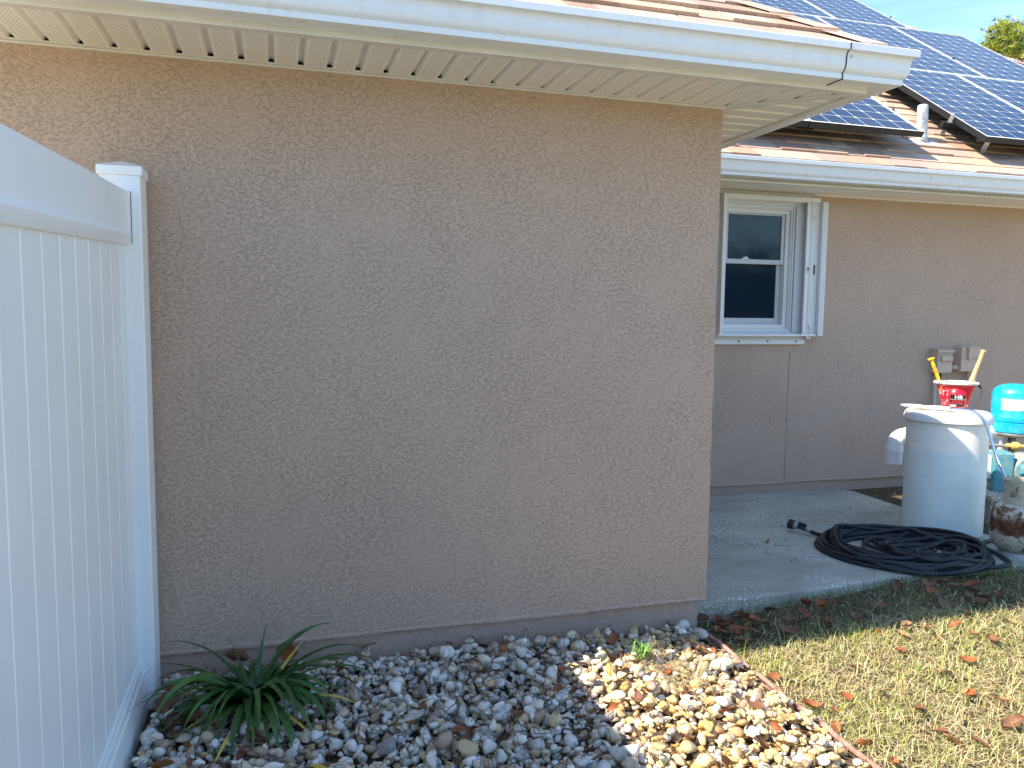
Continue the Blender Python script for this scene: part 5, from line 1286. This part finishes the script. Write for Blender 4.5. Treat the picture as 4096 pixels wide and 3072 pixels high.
# other end reaching behind the cylinder
e2 = spline([P[0], Vector((1.30, .70, -.058)), Vector((1.32, .60, -.058)), Vector((1.5, .35, -.05)), Vector((1.75, .16, -.045)), Vector((1.98, .17, -.05)), Vector((2.10, .35, -.058)), Vector((2.16, .52, -.058)), Vector((2.27, .58, -.058)), Vector((2.45, .60, -.06))], 8)
b = MB(); b.smooth = True; b.tube([p - CO for p in e2], rh, 9); b.build('hose_tail', M_hose, coil)
# nozzle
Mn, Ln = along(Vector((1.298, 1.022, -.034)) - CO, Vector((1.245, 1.115, -.020)) - CO)
b = MB(); b.smooth = True; b.lathe([(.014, -.035), (.016, -.03), (.016, -.008), (.0145, 0)], 18, Mn); b.build('coupling', plain('worn_nickel', (.42, .42, .38), .4, .7, .15), coil)
b = MB(); b.smooth = True; b.lathe([(.013, -.005), (.017, .01), (.013, .03), (.014, .055), (.022, .075)], 18, Mn); b.box(-.006, .006, .012, .030, .0, .05, Mn); b.build('nozzle_body', M_blackp, coil, auto=40)
b = MB(); b.lathe([(.024, .072), (.030, .078), (.031, .108), (.027, .112), (.001, .110)], 24, Mn); b.build('nozzle_head', M_blackp, coil, auto=35)
b = MB(); b.lathe([(.0165, .05), (.0255, .072), (.0255, .077)], 22, Mn, cap=False); b.build('nozzle_ring', plain('grey_ring', (.22, .25, .27), .4), coil)

# ------------------------------------------------------------------ pine tree behind the roof, and the far neighbourhood trees behind the camera
def pine(loc, ctr, rad, rs, label):
    # ctr: crown centre relative to the base; lobes of needles on an umbrella of rising limbs
    rp = random.Random(rs); r = empty('pine_tree', loc); tag(r, label, 'tree'); ctr = Vector(ctr)
    t = NT('pine_bark', .9, 0, (.2, .15, .12)); t.color(t.ramp(t.noise(8, 5, .7), [(.35, (.13, .10, .085)), (.65, (.32, .26, .22))]))
    b = MB(); b.smooth = True; fork = ctr - Vector((0, 0, rad * 1.15)); b.tube([(0, 0, 0), fork * .5 + Vector((.2, .1, 0)), fork], [.34, .27, .20], 12)
    tips = []
    for k in range(22):
        a = k * 2.4 + rp.uniform(-.3, .3); el = (k + .5) / 22; el = math.asin(1 - el * 1.05) ; rr = rad * rp.uniform(.80, 1.02)
        tip = ctr + Vector((cos(a) * cos(el) * rr, sin(a) * cos(el) * rr, sin(el) * rr * .92)); s0 = fork + Vector((0, 0, rp.uniform(-.8, .3) * rad * .3))
        m1 = s0.lerp(tip, .4) + Vector((rp.uniform(-.1, .1), rp.uniform(-.1, .1), -.08)) * rad; m2 = s0.lerp(tip, .75) + Vector((rp.uniform(-.06, .06), rp.uniform(-.06, .06), .0)) * rad
        b.tube([s0, m1, m2, tip], [.085, .055, .035, .015], 7); tips.append((tip, 1.0))
        for m in range(5):
            q_ = m1.lerp(tip, rp.uniform(.35, .95)); e = q_ + (tip - s0).normalized() * rad * .22 + Vector((rp.uniform(-1, 1), rp.uniform(-1, 1), rp.uniform(-.3, 1))) * rad * .20; b.tube([q_, (q_ + e) / 2, e], [.022, .014, .007], 5); tips.append((e, .62))
    b.build('trunk', t.m, r)
    rq = np.random.default_rng(rs); VV, CC = [], []
    for (c, s_) in tips:
        n = int(30 * s_)
        for k in range(n):
            cc_ = np.array(c) + rq.normal(0, .155 * rad * s_, 3) * np.array([1, 1, .6]); col = np.array([(.20, .26, .03), (.30, .34, .05), (.11, .17, .03), (.38, .36, .06)][rq.integers(4)]) * rq.uniform(.8, 1.2)
            d = rq.normal(size=(12, 3)); d[:, 2] = np.abs(d[:, 2]) * .9 + .1; d /= np.linalg.norm(d, axis=1)[:, None]; L = rq.uniform(.12, .22, 12)[:, None]; sd_ = np.cross(d, rq.normal(size=(12, 3))); sd_ /= np.linalg.norm(sd_, axis=1)[:, None]; w = .013
            VV.append(np.stack([cc_ - sd_ * w, cc_ + sd_ * w, cc_ + d * L], 1).reshape(-1, 3)); CC.append(np.tile(col, (36, 1)))
    V = np.concatenate(VV); arrays_obj('crown', V, np.arange(len(V)).reshape(-1, 3), M_pine, r, colors=np.concatenate(CC)); return r
t = NT('pine_needle_green', .6, 0, (.15, .2, .04), .3); t.color(t.attr()); M_pine = t.m
# placed along the sight line beyond the hip
def far_point(u, v, dist):
    d = Vector(((u - 2048) / 3189, (v - 1536) / 3189, 1.0)); w_ = Vector((_RX.dot(d), _RY.dot(d), _RZ.dot(d))).normalized(); return cam.matrix_world.translation + w_ * dist

pine((19.73, 16.23, -.3), (0, 0, 9.14), 1.42, 3, 'tall pine tree with rounded yellow green crown beyond the roof')
def leafy_mass(name, x0, x1, y, h, N, label, seed):
    rq = np.random.default_rng(seed); V, F, Cq = [], [], []; o = 0
    cl = [(rq.uniform(x0, x1), y + rq.uniform(-3, 3), rq.uniform(.1, 1) ** .7 * h * rq.uniform(.6, 1.0)) for _ in range(240)]
    for (a, b_, c) in cl:
        col = np.array([(.035, .06, .02), (.05, .085, .025), (.025, .045, .015)][rq.integers(3)]); n = N
        p = np.array([a, b_, c]) + rq.normal(0, 1, (n, 3)) * np.array([1.3, 1.0, .9]); p[:, 2] = np.clip(p[:, 2], -.1, None)
        d1 = rq.normal(0, .28, (n, 3)); d2 = rq.normal(0, .28, (n, 3))
        T = np.stack([p, p + d1, p + d2], 1).reshape(-1, 3); V.append(T); F.append(np.arange(n * 3).reshape(-1, 3) + o); o += n * 3; Cq.append(np.tile(col, (n * 3, 1)))
    return tag(arrays_obj(name, np.concatenate(V), np.concatenate(F), M_pine, colors=np.concatenate(Cq)), label, 'woodland', kind='stuff')
leafy_mass('far_woodland', -30, 50, -42, 5.5, 130, 'dark line of trees far across the lawn, seen mirrored in the window', 4)
